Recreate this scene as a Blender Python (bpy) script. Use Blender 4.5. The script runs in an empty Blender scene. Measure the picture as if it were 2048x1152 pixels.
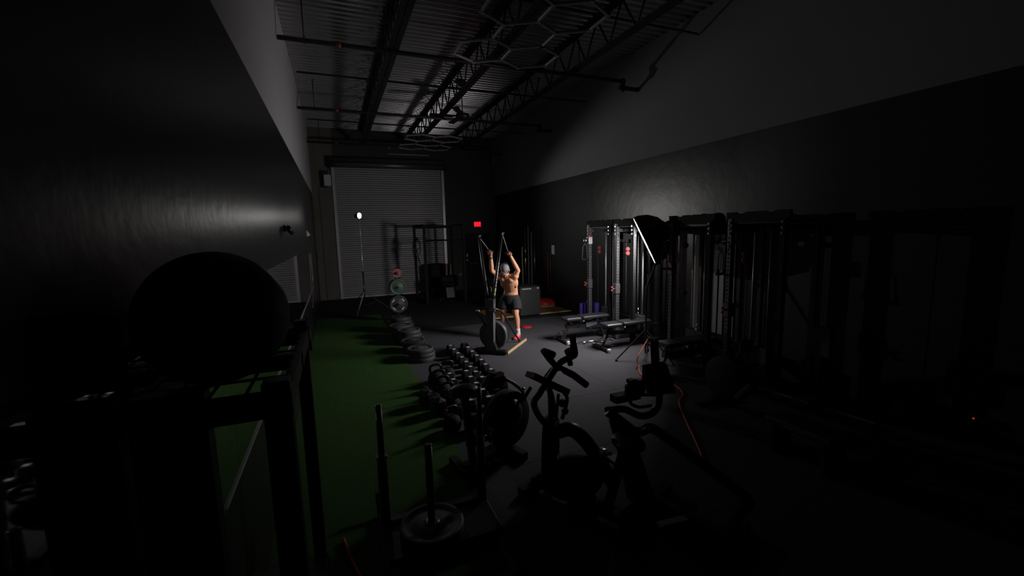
import bpy, bmesh, math, random
from mathutils import Vector, Matrix, Euler, Quaternion
random.seed(7)
C = bpy.context.scene.collection
sc = bpy.context.scene
PI = math.pi

# ---------------------------------------------------------------- camera
CAM_H = 2.15
FPX = 864.0                        # focal length in pixels of the 2048 px wide frame
R3 = Matrix(((0.92526221, -0.07115085, 0.37259549),
             (-0.37858268, -0.11166062, 0.91880741),
             (-0.02376969, -0.99119598, -0.13025184)))   # camera (right, down, forward) -> world
cam = bpy.data.cameras.new('camera')
cam.sensor_fit = 'HORIZONTAL'; cam.sensor_width = 36.0; cam.lens = FPX / 2048 * 36.0
cam.clip_start = 0.05; cam.clip_end = 100
camo = bpy.data.objects.new('camera', cam); C.objects.link(camo)
r, d, f = R3.col[0], R3.col[1], R3.col[2]
camo.matrix_world = Matrix(((r[0], -d[0], -f[0], 0), (r[1], -d[1], -f[1], 0), (r[2], -d[2], -f[2], CAM_H), (0, 0, 0, 1)))
sc.camera = camo

# ---------------------------------------------------------------- world, exposure
w = bpy.data.worlds.new('night'); sc.world = w; w.use_nodes = True
w.node_tree.nodes['Background'].inputs[0].default_value = (0.5, 0.5, 0.55, 1)
w.node_tree.nodes['Background'].inputs[1].default_value = 0.0004
vs = sc.view_settings
vs.view_transform = 'Standard'; vs.look = 'None'; vs.exposure = 0.0; vs.gamma = 1.0; vs.use_curve_mapping = False
KEY_POS = Vector((4.91, 5.95, 1.95)); KEY_AX = Vector((-0.80, 0.605, -0.48)).normalized()
KEY_W = 84.0           # flash behind the octagonal diffuser
LAMP_POS = Vector((0.66, 12.4, 2.66)); LAMP_AX = Vector((0.648, -0.762, 0.0)).normalized()
LAMP_W = 165.0          # bare lamp on the tall stand

def area(name, pos, ax, size, watts, col):
    l = bpy.data.lights.new(name, 'AREA'); l.shape = 'DISK'; l.size = size; l.energy = watts; l.color = col
    o = bpy.data.objects.new(name, l); C.objects.link(o)
    o.location = pos; o.rotation_euler = ax.to_track_quat('-Z', 'Y').to_euler()
    return o
area('softbox_flash', KEY_POS + KEY_AX * 0.02, KEY_AX, 0.84, KEY_W, (1.0, 0.965, 0.975)).data.spread = math.radians(158)   # recessed in the box's lip
sl_ = bpy.data.lights.new('stand_lamp_light', 'SPOT'); sl_.energy = LAMP_W; sl_.color = (1.0, 0.98, 0.95)
sl_.spot_size = math.radians(104); sl_.spot_blend = 1.0; sl_.shadow_soft_size = 0.02
so_l = bpy.data.objects.new('stand_lamp_light', sl_); C.objects.link(so_l); so_l.location = LAMP_POS + LAMP_AX * 0.03
so_l.rotation_euler = LAMP_AX.to_track_quat('-Z', 'Y').to_euler()

# ---------------------------------------------------------------- materials
MATS = {}
def mat(name, col, rough=0.6, metal=0.0, spec=0.5, bump=0.0, bscale=40.0, var=0.0, vscale=3.0, emit=None, estr=0.0, coat=0.0, noise_w=None):
    m = bpy.data.materials.new(name); m.use_nodes = True
    nt = m.node_tree; b = nt.nodes['Principled BSDF']
    b.inputs['Base Color'].default_value = (*col, 1)
    b.inputs['Roughness'].default_value = rough
    b.inputs['Metallic'].default_value = metal
    b.inputs['Specular IOR Level'].default_value = spec
    if coat: b.inputs['Coat Weight'].default_value = coat
    tc = nt.nodes.new('ShaderNodeTexCoord')
    if var > 0:
        n = nt.nodes.new('ShaderNodeTexNoise'); n.inputs['Scale'].default_value = vscale; n.inputs['Detail'].default_value = 5
        nt.links.new(tc.outputs['Object'], n.inputs['Vector'])
        mx = nt.nodes.new('ShaderNodeMix'); mx.data_type = 'RGBA'
        mx.inputs[6].default_value = (*[c * (1 - var) for c in col], 1)
        mx.inputs[7].default_value = (*[min(1, c * (1 + var)) for c in col], 1)
        nt.links.new(n.outputs['Fac'], mx.inputs[0]); nt.links.new(mx.outputs[2], b.inputs['Base Color'])
    if bump > 0:
        n2 = nt.nodes.new('ShaderNodeTexNoise'); n2.inputs['Scale'].default_value = bscale; n2.inputs['Detail'].default_value = 4
        nt.links.new(tc.outputs['Object'], n2.inputs['Vector'])
        bp = nt.nodes.new('ShaderNodeBump'); bp.inputs['Strength'].default_value = bump; bp.inputs['Distance'].default_value = 0.02
        nt.links.new(n2.outputs['Fac'], bp.inputs['Height']); nt.links.new(bp.outputs['Normal'], b.inputs['Normal'])
    if emit:
        b.inputs['Emission Color'].default_value = (*emit, 1); b.inputs['Emission Strength'].default_value = estr
    MATS[name] = m
    return m
M = {}
M['wall_black'] = mat('black_wall_paint', (0.010, 0.010, 0.0105), 0.34, spec=0.5, bump=0.10, bscale=9, var=0.25, vscale=1.5)
M['wall_black_r'] = mat('black_wall_paint_graded', (0.013, 0.013, 0.013), 0.33, spec=0.5, bump=0.16, bscale=5, var=0.3, vscale=1.5)
def sheen_along_y(m, stops):
    # gloss put in mid-wall, flat towards both ends to lose stray reflections
    nt = m.node_tree; b_ = nt.nodes['Principled BSDF']; g = nt.nodes.new('ShaderNodeTexCoord'); sx = nt.nodes.new('ShaderNodeSeparateXYZ'); mr = nt.nodes.new('ShaderNodeMath'); mr.operation = 'DIVIDE'; mr.inputs[1].default_value = 16.0
    nt.links.new(g.outputs['Object'], sx.inputs[0]); nt.links.new(sx.outputs['Y'], mr.inputs[0])
    cr = nt.nodes.new('ShaderNodeValToRGB'); nt.links.new(mr.outputs[0], cr.inputs[0])
    el = cr.color_ramp.elements; el[0].position = stops[0][0] / 16; el[0].color = (*[stops[0][1]] * 3, 1); el[1].position = stops[-1][0] / 16; el[1].color = (*[stops[-1][1]] * 3, 1)
    for y_, v_ in stops[1:-1]: e_ = el.new(y_ / 16); e_.color = (v_, v_, v_, 1)
    nt.links.new(cr.outputs[0], b_.inputs['Roughness'])
sheen_along_y(M['wall_black_r'], ((1.5, .85), (3.2, .75), (5.0, .34), (9.0, .34), (11.0, .60), (12.5, .85)))
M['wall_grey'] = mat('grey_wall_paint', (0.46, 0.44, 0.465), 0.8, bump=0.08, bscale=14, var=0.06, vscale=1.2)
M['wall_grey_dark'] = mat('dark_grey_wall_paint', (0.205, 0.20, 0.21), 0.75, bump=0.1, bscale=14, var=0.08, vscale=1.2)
M['concrete_dark'] = mat('painted_dark_concrete', (0.05, 0.048, 0.045), 0.85, bump=0.25, bscale=22, var=0.25, vscale=2)
M['concrete'] = mat('raw_concrete', (0.125, 0.115, 0.095), 0.85, bump=0.25, bscale=22, var=0.25, vscale=2)
M['floor'] = mat('subfloor_concrete', (0.05, 0.05, 0.05), 0.85, var=0.2)
M['rubber_mat'] = mat('rubber_floor_mat', (0.063, 0.061, 0.066), 0.80, spec=0.15, bump=0.12, bscale=120, var=0.22, vscale=1.1)
M['rubber_dark'] = mat('black_rubber_floor_mat', (0.022, 0.022, 0.023), 0.80, spec=0.15, bump=0.12, bscale=120, var=0.25, vscale=1.3)
M['turf'] = mat('green_turf', (0.054, 0.130, 0.030), 0.9, spec=0.15, bump=1.0, bscale=260, var=0.45, vscale=60)
M['deck'] = mat('galvanised_steel_deck', (0.62, 0.605, 0.625), 0.29, metal=0.88, bump=0.03, bscale=8, var=0.12, vscale=2)
M['joist'] = mat('dark_primer_steel', (0.018, 0.017, 0.017), 0.6, bump=0.05, bscale=60, var=0.2)
M['pipe'] = mat('black_iron_pipe', (0.022, 0.02, 0.02), 0.5, var=0.2)
M['coupling'] = mat('red_pipe_coupling', (0.16, 0.025, 0.02), 0.5, var=0.2)
M['steel'] = mat('black_powder_coat', (0.014, 0.014, 0.015), 0.38, bump=0.05, bscale=300)
M['steel_grey'] = mat('grey_powder_coat', (0.09, 0.09, 0.095), 0.35, bump=0.05, bscale=300)
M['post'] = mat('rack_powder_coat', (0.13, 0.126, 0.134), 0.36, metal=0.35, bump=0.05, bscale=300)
M['hole'] = mat('hole_shade_black', (0.006, 0.006, 0.006), 0.8, var=0.1)  # near-black: shade inside post holes and grip slots put into the colour
M['chrome'] = mat('chrome', (0.62, 0.62, 0.64), 0.2, metal=1.0, var=0.05)
M['rod'] = mat('polished_guide_rod', (0.66, 0.66, 0.67), 0.36, metal=0.45, var=0.05)
M['rubber'] = mat('black_rubber', (0.013, 0.013, 0.014), 0.55, bump=0.1, bscale=150)
M['bumper'] = mat('bumper_plate_rubber', (0.045, 0.045, 0.048), 0.6, bump=0.1, bscale=200, var=0.4, vscale=30)
M['pad'] = mat('black_vinyl_pad', (0.016, 0.016, 0.018), 0.45, bump=0.12, bscale=220)
M['plastic'] = mat('black_plastic', (0.011, 0.011, 0.012), 0.45, bump=0.04, bscale=200)
M['foam'] = mat('black_foam_grip', (0.012, 0.012, 0.012), 0.8, bump=0.2, bscale=200)
M['slat'] = mat('grey_door_slat', (0.33, 0.32, 0.335), 0.42, metal=0.3, var=0.08, vscale=2)
M['galv'] = mat('galvanised_rail', (0.46, 0.45, 0.47), 0.4, metal=0.5, var=0.15)
M['hood'] = mat('door_barrel_steel', (0.16, 0.16, 0.17), 0.4, metal=0.6, var=0.1)
M['white'] = mat('white_plastic', (0.62, 0.6, 0.6), 0.5, var=0.03)
M['paper'] = mat('white_placard', (0.7, 0.67, 0.68), 0.6, var=0.04)
M['grey_panel'] = mat('grey_shroud', (0.48, 0.48, 0.49), 0.5, var=0.06)
M['red'] = mat('red_plastic', (0.60, 0.022, 0.03), 0.45, var=0.1)
M['red_dull'] = mat('dull_red_rubber', (0.38, 0.03, 0.03), 0.6, var=0.15)
M['plate_red'] = mat('red_plate_rubber', (0.42, 0.10, 0.10), 0.6, var=0.15)
M['plate_green'] = mat('green_plate_rubber', (0.055, 0.105, 0.065), 0.55, var=0.15)
M['purple'] = mat('purple_foam', (0.06, 0.03, 0.30), 0.6, var=0.1)
M['wood'] = mat('pale_plywood', (0.55, 0.39, 0.22), 0.6, bump=0.05, bscale=60, var=0.15, vscale=8)
M['wood_plat'] = mat('yellow_plywood', (0.20, 0.12, 0.035), 0.6, bump=0.05, bscale=60, var=0.2, vscale=6)
M['wood_box'] = mat('brown_plywood', (0.23, 0.145, 0.075), 0.6, bump=0.05, bscale=60, var=0.2, vscale=8)
M['cord'] = mat('orange_cord', (0.75, 0.13, 0.035), 0.5, var=0.1)
M['skin'] = mat('tanned_skin', (0.66, 0.32, 0.19), 0.46, spec=0.4, bump=0.06, bscale=90, var=0.08, vscale=14)
M['shorts'] = mat('black_shorts_cloth', (0.014, 0.014, 0.015), 0.85, bump=0.3, bscale=60)
M['cap'] = mat('grey_cap_cloth', (0.22, 0.215, 0.225), 0.85, bump=0.2, bscale=160, var=0.15, vscale=20)
M['hair'] = mat('dark_hair', (0.02, 0.015, 0.012), 0.6, bump=0.4, bscale=200)
M['sock'] = mat('white_sock', (0.62, 0.6, 0.62), 0.85, bump=0.2, bscale=200)
M['shoe'] = mat('red_shoe_mesh', (0.95, 0.085, 0.12), 0.5, bump=0.15, bscale=200)
M['strap'] = mat('grey_strap', (0.10, 0.10, 0.10), 0.8, var=0.1)
M['hexlight'] = mat('unlit_led_tube', (0.30, 0.29, 0.30), 0.45, var=0.05)
M['pvc'] = mat('grey_pvc_stick', (0.30, 0.30, 0.31), 0.4, var=0.1)
M['bamboo'] = mat('yellow_bamboo_stick', (0.32, 0.28, 0.12), 0.5, var=0.15)
M['tan'] = mat('tan_rubber', (0.42, 0.30, 0.20), 0.6, var=0.1)
M['box_vinyl'] = mat('charcoal_vinyl', (0.026, 0.026, 0.028), 0.55, bump=0.1, bscale=120)
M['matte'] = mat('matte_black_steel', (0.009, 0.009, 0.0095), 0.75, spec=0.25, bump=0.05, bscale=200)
M['mirror'] = mat('mirror_glass', (0.52, 0.54, 0.54), 0.03, metal=1.0, var=0.01)
M['lens'] = mat('lamp_lens', (1, 1, 1), 0.5, emit=(1.0, 0.98, 0.93), estr=26.0, var=0.01)
M['diffuser'] = mat('lit_diffuser_cloth', (0.9, 0.9, 0.9), 0.8, emit=(1.0, 0.95, 0.97), estr=2.4, var=0.01)
M['exit_face'] = mat('exit_sign_face', (0.25, 0.02, 0.02), 0.4, emit=(1.0, 0.01, 0.025), estr=0.75, var=0.01)
M['exit_text'] = mat('exit_sign_letters', (0.8, 0.1, 0.1), 0.4, emit=(1.0, 0.02, 0.04), estr=1.15, var=0.01)
M['led'] = mat('red_power_led', (0.3, 0.02, 0.01), 0.4, emit=(1.0, 0.06, 0.02), estr=0.55, var=0.01)
M['lime'] = mat('lime_mark', (0.55, 0.62, 0.06), 0.5, var=0.05)

# ---------------------------------------------------------------- mesh helpers
def at(px, py, x=None, y=None, z=None):
    """a pixel of the 2048x1152 photograph on a real plane of the room -> world point"""
    dv = R3 @ Vector((px - 1024, py - 576, FPX))
    t = x / dv.x if x is not None else (y / dv.y if y is not None else (z - CAM_H) / dv.z)
    return Vector((0, 0, CAM_H)) + dv * t

class MB:
    def __init__(s): s.v = []; s.f = []; s.mi = []; s.sm = []
    def add(s, vs, fs, mi=0, smooth=False):
        o = len(s.v); s.v += [Vector(p) for p in vs]
        for q in fs: s.f.append([i + o for i in q]); s.mi.append(mi); s.sm.append(smooth)
        return s
    def box(s, c, size, rot=None, mi=0, bev=0.0):
        hx, hy, hz = size[0] / 2, size[1] / 2, size[2] / 2
        q = rot.to_matrix() if rot else Matrix.Identity(3)
        b = min(bev, hx * .9, hy * .9, hz * .9)
        if b <= 0:
            vs = [Vector((x, y, z)) for z in (-hz, hz) for x, y in ((-hx, -hy), (hx, -hy), (hx, hy), (-hx, hy))]
            fs = [(3, 2, 1, 0), (4, 5, 6, 7), (0, 1, 5, 4), (1, 2, 6, 5), (2, 3, 7, 6), (3, 0, 4, 7)]
            s.add([q @ v + Vector(c) for v in vs], fs, mi)
        else:
            rings = []
            for z, i in ((-hz, b), (-hz + b, 0), (hz - b, 0), (hz, b)):
                X, Y = hx - i, hy - i
                rings.append([(X, -Y + b, z), (X, Y - b, z), (X - b, Y, z), (-X + b, Y, z), (-X, Y - b, z), (-X, -Y + b, z), (-X + b, -Y, z), (X - b, -Y, z)])
            s.loft([[q @ Vector(p) + Vector(c) for p in rg] for rg in rings], mi=mi, smooth=False)
        return s
    def bar(s, p0, p1, wdt, hgt, mi=0, up=(0, 0, 1)):
        p0, p1 = Vector(p0), Vector(p1); a = (p1 - p0); L = a.length; a.normalize()
        u = Vector(up); 
        if abs(a.dot(u)) > .98: u = Vector((0, 1, 0))
        sd = a.cross(u).normalized(); u = sd.cross(a).normalized()
        rot = Matrix((sd, a, u)).transposed().to_quaternion()
        return s.box((p0 + p1) / 2, (wdt, L, hgt), rot, mi)
    def loft(s, rings, mi=0, smooth=True, cap=True, closed=True):
        n = len(rings[0]); o = len(s.v); vs = [v for rg in rings for v in rg]; fs = []
        for i in range(len(rings) - 1):
            for k in range(n if closed else n - 1):
                a, b = i * n + k, i * n + (k + 1) % n
                fs.append((a, b, b + n, a + n))
        s.add(vs, fs, mi, smooth)
        if cap:
            s.f.append([o + k for k in range(n)][::-1]); s.mi.append(mi); s.sm.append(False)
            s.f.append([o + (len(rings) - 1) * n + k for k in range(n)]); s.mi.append(mi); s.sm.append(False)
        return s
    def tube(s, pts, rad, n=10, mi=0, smooth=True, cap=True, flat=1.0):
        pts = [Vector(p) for p in pts]; m = len(pts)
        rads = rad if isinstance(rad, (list, tuple)) else [rad] * m
        rings = []; nrm = None
        for i, p in enumerate(pts):
            t = (pts[min(i + 1, m - 1)] - pts[max(i - 1, 0)]).normalized()
            if nrm is None:
                nrm = Vector((0, 0, 1)) if abs(t.z) < .9 else Vector((1, 0, 0))
            nrm = (nrm - t * nrm.dot(t)).normalized(); bn = t.cross(nrm)
            rings.append([p + nrm * (math.cos(2 * PI * k / n) * rads[i] * flat) + bn * (math.sin(2 * PI * k / n) * rads[i]) for k in range(n)])
        return s.loft(rings, mi, smooth, cap)
    def cyl(s, p0, p1, r, n=12, mi=0, r2=None): return s.tube([p0, p1], [r, r if r2 is None else r2], n, mi)
    def lathe(s, prof, c=(0, 0, 0), ax=(0, 0, 1), n=24, mi=0, smooth=True, cap=True):
        q = Vector(ax).normalized().to_track_quat('Z', 'Y') if Vector(ax).normalized() != Vector((0, 0, 1)) else Quaternion()
        rings = [[q @ Vector((math.cos(2 * PI * k / n) * r, math.sin(2 * PI * k / n) * r, z)) + Vector(c) for k in range(n)] for r, z in prof]
        return s.loft(rings, mi, smooth, cap)
    def ell(s, c, rad, rot=None, n=16, m=10, mi=0):
        q = rot.to_matrix() if rot else Matrix.Identity(3); rings = []
        for j in range(m + 1):
            a = -PI / 2 + PI * j / m; ca, sa = max(math.cos(a), 1e-3), math.sin(a)
            rings.append([q @ Vector((rad[0] * ca * math.cos(2 * PI * k / n), rad[1] * ca * math.sin(2 * PI * k / n), rad[2] * sa)) + Vector(c) for k in range(n)])
        return s.loft(rings, mi)
    def prism(s, poly, o, ax_u, ax_v, ax_w, th, mi=0):
        o, u, v, ww = Vector(o), Vector(ax_u), Vector(ax_v), Vector(ax_w)
        a = [o + u * p[0] + v * p[1] for p in poly]; b = [p + ww * th for p in a]
        return s.loft([a, b], mi, smooth=False)
    def mesh(s, name, mats):
        me = bpy.data.meshes.new(name); me.from_pydata([tuple(v) for v in s.v], [], s.f)
        for p, mi, sm in zip(me.polygons, s.mi, s.sm): p.material_index = mi; p.use_smooth = sm
        for m in (mats if isinstance(mats, (list, tuple)) else [mats]): me.materials.append(m)
        bm = bmesh.new(); bm.from_mesh(me); bmesh.ops.recalc_face_normals(bm, faces=bm.faces); bm.to_mesh(me); bm.free()
        return me

def smooth_path(pts, k=5):
    pts = [Vector(p) for p in pts]; out = []
    for i in range(len(pts) - 1):
        p0, p1, p2, p3 = pts[max(i - 1, 0)], pts[i], pts[i + 1], pts[min(i + 2, len(pts) - 1)]
        for j in range(k):
            t = j / k
            out.append(0.5 * ((2 * p1) + (p2 - p0) * t + (2 * p0 - 5 * p1 + 4 * p2 - p3) * t * t + (3 * p1 - p0 - 3 * p2 + p3) * t ** 3))
    return out + [pts[-1]]

def tag(o, label=None, cat=None, group=None, kind=None):
    if label: o['label'] = label
    if cat: o['category'] = cat
    if group: o['group'] = group
    if kind: o['kind'] = kind
    return o
def thing(name, label, cat, loc=(0, 0, 0), rz=0.0, group=None):
    o = bpy.data.objects.new(name, None); C.objects.link(o); o.empty_display_size = .1
    o.location = loc; o.rotation_euler = (0, 0, rz)
    return tag(o, label, cat, group)
def root_of(o):
    while o.parent: o = o.parent
    return o
def part(name, mb, m, parent=None, label=None, world=False):
    if world and parent:
        rt = root_of(parent)
        inv = (Matrix.Translation(rt.location) @ rt.rotation_euler.to_matrix().to_4x4()).inverted()
        mb.v = [inv @ v for v in mb.v]
    me = mb.mesh(name, [M[k] for k in ([m] if isinstance(m, str) else m)])
    o = bpy.data.objects.new(name, me); C.objects.link(o)
    if parent: o.parent = parent
    if label: o['label'] = label
    return o
def share(src, parent, loc=(0, 0, 0), rot=(0, 0, 0), name=None):
    o = src.copy(); C.objects.link(o); o.parent = parent; o.location = loc; o.rotation_euler = rot
    return o
def struct(name, mb, m, parent=None):
    o = part(name, mb, m, parent)
    if not parent: o['kind'] = 'structure'
    return o
def dup(src, loc, rz=None, label=None, scale=None):
    rt = src.copy(); C.objects.link(rt); rt.location = loc
    if rz is not None: rt.rotation_euler = (0, 0, rz)
    if label: rt['label'] = label
    if scale: rt.scale = scale
    for ch in list(src.children):
        c = ch.copy(); C.objects.link(c); c.parent = rt
        for g in ch.children:
            d = g.copy(); C.objects.link(d); d.parent = c
    return rt
def text_mesh(txt, size, depth=0.002):
    cu = bpy.data.curves.new('lettering', 'FONT'); cu.body = txt; cu.size = size; cu.extrude = depth; cu.align_x = 'CENTER'; cu.align_y = 'CENTER'
    o = bpy.data.objects.new('lettering', cu); C.objects.link(o)
    me = bpy.data.meshes.new_from_object(o.evaluated_get(bpy.context.evaluated_depsgraph_get()))
    bpy.data.objects.remove(o); bpy.data.curves.remove(cu)
    return me

XL, XR, YB, YF, ZC = -0.56, 5.74, 15.65, -0.6, 5.60
ZP = 3.50                                  # height of the paint line
TX = 1.00                                  # turf edge

# ---------------------------------------------------------------- room shell
flo = struct('floor', MB().box(((XL + XR) / 2, (YF + YB) / 2, -0.06), (XR - XL, YB - YF, 0.10)), 'floor')
mat_mb = MB().box((0, 0, 0), (1.1838, 1.2166, 0.012), bev=0.0015)
tile0 = dark0 = None
for i in range(4):
    for j in range(14):
        loc = (TX + 0.5925 + i * 1.185, YB - 0.61 - j * 1.218 + (0.0), -0.006 + random.uniform(-0.0006, 0.0006))
        if loc[1] < YF + 0.6: continue
        if j < 5:
            if dark0 is None:
                dark0 = part('black_rubber_mat', mat_mb, 'rubber_dark', flo); dark0.location = loc
            else: share(dark0, flo, loc)
        elif tile0 is None:
            tile0 = part('rubber_mat', mat_mb, 'rubber_mat', flo); tile0.location = loc
        else: share(tile0, flo, loc)
YT = YB - 3 * 1.218 - 0.004                # the turf stops short of the roll-up door
for j in range(3): share(dark0, flo, (TX - 0.595, YB - 0.61 - j * 1.218, -0.0062))
part('edge_mat', MB().box(((XL + TX - 1.187) / 2, (YT + YB) / 2, -0.0062), (TX - 1.187 - XL, YB - YT, .012)), 'rubber_dark', flo)
turf = part('turf_strip', MB().box(((XL + TX) / 2, (YF + YT) / 2, 0.0), (TX - XL - 0.004, YT - YF, 0.02)), 'turf')
tag(turf, 'long strip of green artificial turf along the mirrored left wall', 'turf')

wl = MB().box((XL - 0.08, (YF + YB) / 2, ZP / 2), (0.16, YB - YF, ZP), mi=0).box((XL - 0.08, (YF + YB) / 2, (ZP + ZC) / 2), (0.16, YB - YF, ZC - ZP), mi=1)
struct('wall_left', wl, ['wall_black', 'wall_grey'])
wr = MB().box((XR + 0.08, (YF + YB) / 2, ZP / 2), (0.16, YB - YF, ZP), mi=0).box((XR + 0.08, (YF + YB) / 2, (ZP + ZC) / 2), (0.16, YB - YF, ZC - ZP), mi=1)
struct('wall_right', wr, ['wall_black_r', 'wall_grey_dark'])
DX0, DX1, DZ = 0.13, 3.73, 4.36
wb = MB()
for x0, x1, z0, z1 in ((XL - .16, DX0, 0, ZC), (DX1, XR + .16, 0, ZC), (DX0, DX1, DZ, ZC)):
    wb.box(((x0 + x1) / 2, YB + 0.1, (z0 + z1) / 2), (x1 - x0, 0.2, z1 - z0), mi=0 if x1 < 1 else 1)
wallb = struct('wall_back', wb, ['concrete', 'concrete_dark'])
p = MB()
p.box((XL + 0.05, YB - 0.03, 2.6), (0.10, 0.06, 5.2)); part('corner_post', p, 'concrete', wallb)
p = MB(); p.box((-0.33, YB - 0.012, 1.9), (0.05, 0.02, 3.7)); part('conduit_strip', p, 'steel_grey', wallb)
p = MB().tube([(5.70, YB - .03, 4.6), (5.70, YB - .03, 5.5)], 0.02, 8); part('conduit', p, 'galv', wallb)
p = MB().tube([(1.9, YB - .03, 4.86), (3.3, YB - .03, 4.86)], 0.014, 8); part('conduit', p, 'white', wallb)

# corrugated ceiling deck: flutes run across the room
dk = MB(); prof = []; y = YF
while y < YB:
    prof += [(y, ZC), (y + .002, ZC - .004), (y + .006, ZC - .0075), (y + .062, ZC - .0075), (y + .067, ZC - .0035), (y + .070, ZC + .001), (y + .082, ZC + .038), (y + .137, ZC + .038)]; y += .150
prof = [q for q in prof if q[0] <= YB] + [(YB, ZC)]
n = len(prof)
dk.add([(XL - .16, a, b) for a, b in prof] + [(XR + .16, a, b) for a, b in prof], [(i, i + 1, n + i + 1, n + i) for i in range(n - 1)])
dk.box(((XL + XR) / 2, (YF + YB) / 2, ZC + .10), (XR - XL + .3, YB - YF, 0.04))
struct('ceiling', dk, 'deck')

# roll-up door
door = thing('door_1', None, None, (0, 0, 0)); door['kind'] = 'structure'
sl = MB(); pr = [(0, 0.0), (-.010, .012), (-.016, .030), (-.016, .046), (-.010, .062), (0, .072), (0.006, 0.074)]
nn = len(pr); sl.add([(DX0 - .01, a, b) for a, b in pr] + [(DX1 + .01, a, b) for a, b in pr], [(i, i + 1, nn + i + 1, nn + i) for i in range(nn - 1)])
sl0 = part('slat', sl, 'slat', door); sl0.location = (0, YB + .04, 0.07)
for i in range(1, 58): share(sl0, door, (0, YB + .04 + random.uniform(-.0025, .0025), 0.07 + i * .0745), (random.uniform(-.03, .03) + (.10 if random.random() < .14 else 0), 0, 0))
part('bottom_bar', MB().box(((DX0 + DX1) / 2, YB + .03, 0.035), (DX1 - DX0, .06, .07), bev=.01), 'galv', door)
for x in (DX0 - .02, DX1 + .02):
    g = MB().box((x, YB - .03, DZ / 2), (.085, .012, DZ)).box((x - .04, YB - .015, DZ / 2), (.01, .05, DZ)).box((x + .04, YB - .015, DZ / 2), (.01, .05, DZ))
    for k in range(9): g.cyl((x, YB - .045, .3 + k * .48), (x, YB - .03, .3 + k * .48), .012, 6)
    part('guide_rail', g, 'galv', door)
hb = [(math.cos(PI * k / 12 - PI / 2) * 0.0, 0) for k in range(1)]
hd = MB().lathe([(0.05, 0), (.105, 0.0), (.105, DX1 - DX0 + .1), (.05, DX1 - DX0 + .1)], (DX0 - .05, YB - .16, DZ + .09), (1, 0, 0), 28)
part('barrel', hd, 'hood', door)
part('hood_cover', MB().box(((DX0 + DX1) / 2, YB - .15, DZ + .27), (DX1 - DX0 + .2, .30, .04)).box(((DX0 + DX1) / 2, YB - .29, DZ + .225), (DX1 - DX0 + .2, .02, .11)), 'steel', door)
for x in (DX0 - .09, DX1 + .09): part('end_bracket', MB().box((x, YB - .15, DZ + .12), (.03, .30, .34), bev=.01), 'steel', door)

# fire exit door on the back wall
d2 = thing('door_2', None, None); d2['kind'] = 'structure'
part('door_leaf', MB().box((4.97, YB - .02, 1.05), (.94, .04, 2.10), bev=.005), 'matte', d2)
fr = MB()
for x in (4.46, 5.48): fr.box((x, YB - .03, 1.08), (.08, .06, 2.16))
fr.box((4.97, YB - .03, 2.16), (1.10, .06, .09)); part('door_frame', fr, 'concrete_dark', d2)
part('push_bar', MB().box((4.97, YB - .09, 1.0), (.72, .05, .06), bev=.015).box((4.66, YB - .06, 1.0), (.06, .06, .1)).box((5.28, YB - .06, 1.0), (.06, .06, .1)), 'steel', d2)
part('latch_plate', MB().box((4.55, YB - .05, 1.3), (.05, .03, .12), bev=.008).box((4.55, YB - .05, 1.12), (.05, .04, .05)), 'galv', d2)

# ---------------------------------------------------------------- roof joists, pipes
def joist(X, label):
    t = thing('bar_joist', label, 'joist', (X, 0, 0), 0, 'steel roof joists')
    zb = 5.04
    for nm, z, s in (('top_chord', ZC - .03, 1), ('bottom_chord', zb, -1)):
        y1 = YB - .02 if s > 0 else YB - .9
        m = MB()
        for sx in (-1, 1): m.box((sx * .048, (YF + y1) / 2, z + .02 * s), (.080, y1 - YF, .012)).box((sx * .014, (YF + y1) / 2, z), (.008, y1 - YF, .05))
        part(nm, m, 'joist', t)
    Lw = math.hypot(.34, ZC - zb - .03)
    w0 = None; y = YF + .3; k = 0
    while y < YB - 1.0:
        for (ya, yb) in ((y, y + .34), (y + .34, y + .68)):
            up = (ya == y)
            a = Vector((0, ya, ZC - .03 if up else zb)); b = Vector((0, yb, zb if up else ZC - .03))
            if w0 is None:
                w0 = part('web_rod', MB().cyl((0, 0, -Lw / 2), (0, 0, Lw / 2), .017, 6), 'joist', t); o = w0
            else: o = share(w0, t)
            o.location = (a + b) / 2; o.rotation_euler = (b - a).to_track_quat('Z', 'Y').to_euler()
        y += .68
    part('end_web', MB().cyl((0, YB - 1.0, zb), (0, YB - .1, ZC - .04), .014, 6), 'joist', t)
    return t
joist(1.06, 'dark steel bar joist nearest the left wall under the metal deck')
joist(2.66, 'middle dark steel bar joist, over the hanging hexagon lights')
joist(4.26, 'dark steel bar joist nearest the right wall, partly lost in shadow')

def sprinkler(Y, label, drop=True, x1=XR - .35):
    t = thing('sprinkler_pipe', label, 'pipe', (0, Y, 4.965), 0, 'sprinkler pipes across the roof')
    part('pipe_run', MB().cyl((XL + .01, 0, 0), (x1, 0, 0), .033, 12), 'pipe', t)
    part('pipe_coupling', MB().cyl((.22, 0, 0), (.30, 0, 0), .05, 12), 'coupling', t, 'red coupling')
    for x in (-.2, .95, 2.5, 4.4):
        part('hanger_rod', MB().cyl((x, 0, 0.03), (x, 0, ZC - 4.965 - .01), .010, 6).box((x, 0, 0), (.03, .085, .085), bev=.02), 'pipe', t)
    for x in (1.85, 3.6): part('sprinkler_head', MB().cyl((x, 0, -.03), (x, 0, -.08), .015, 8).lathe([(.03, -.09), (.03, -.085)], (x, 0, 0)), 'galv', t)
    if drop:
        part('elbow', MB().cyl((x1 - .02, 0, .03), (x1 - .02, 0, -.16), .05, 12).cyl((x1 - .1, 0, -.12), (XR - .005, 0, -.12), .04, 12).ell((x1 - .02, 0, -.12), (.07, .07, .07)).ell((x1 - .02, 0, 0), (.06, .06, .06)), 'pipe', t)
    return t
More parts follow.
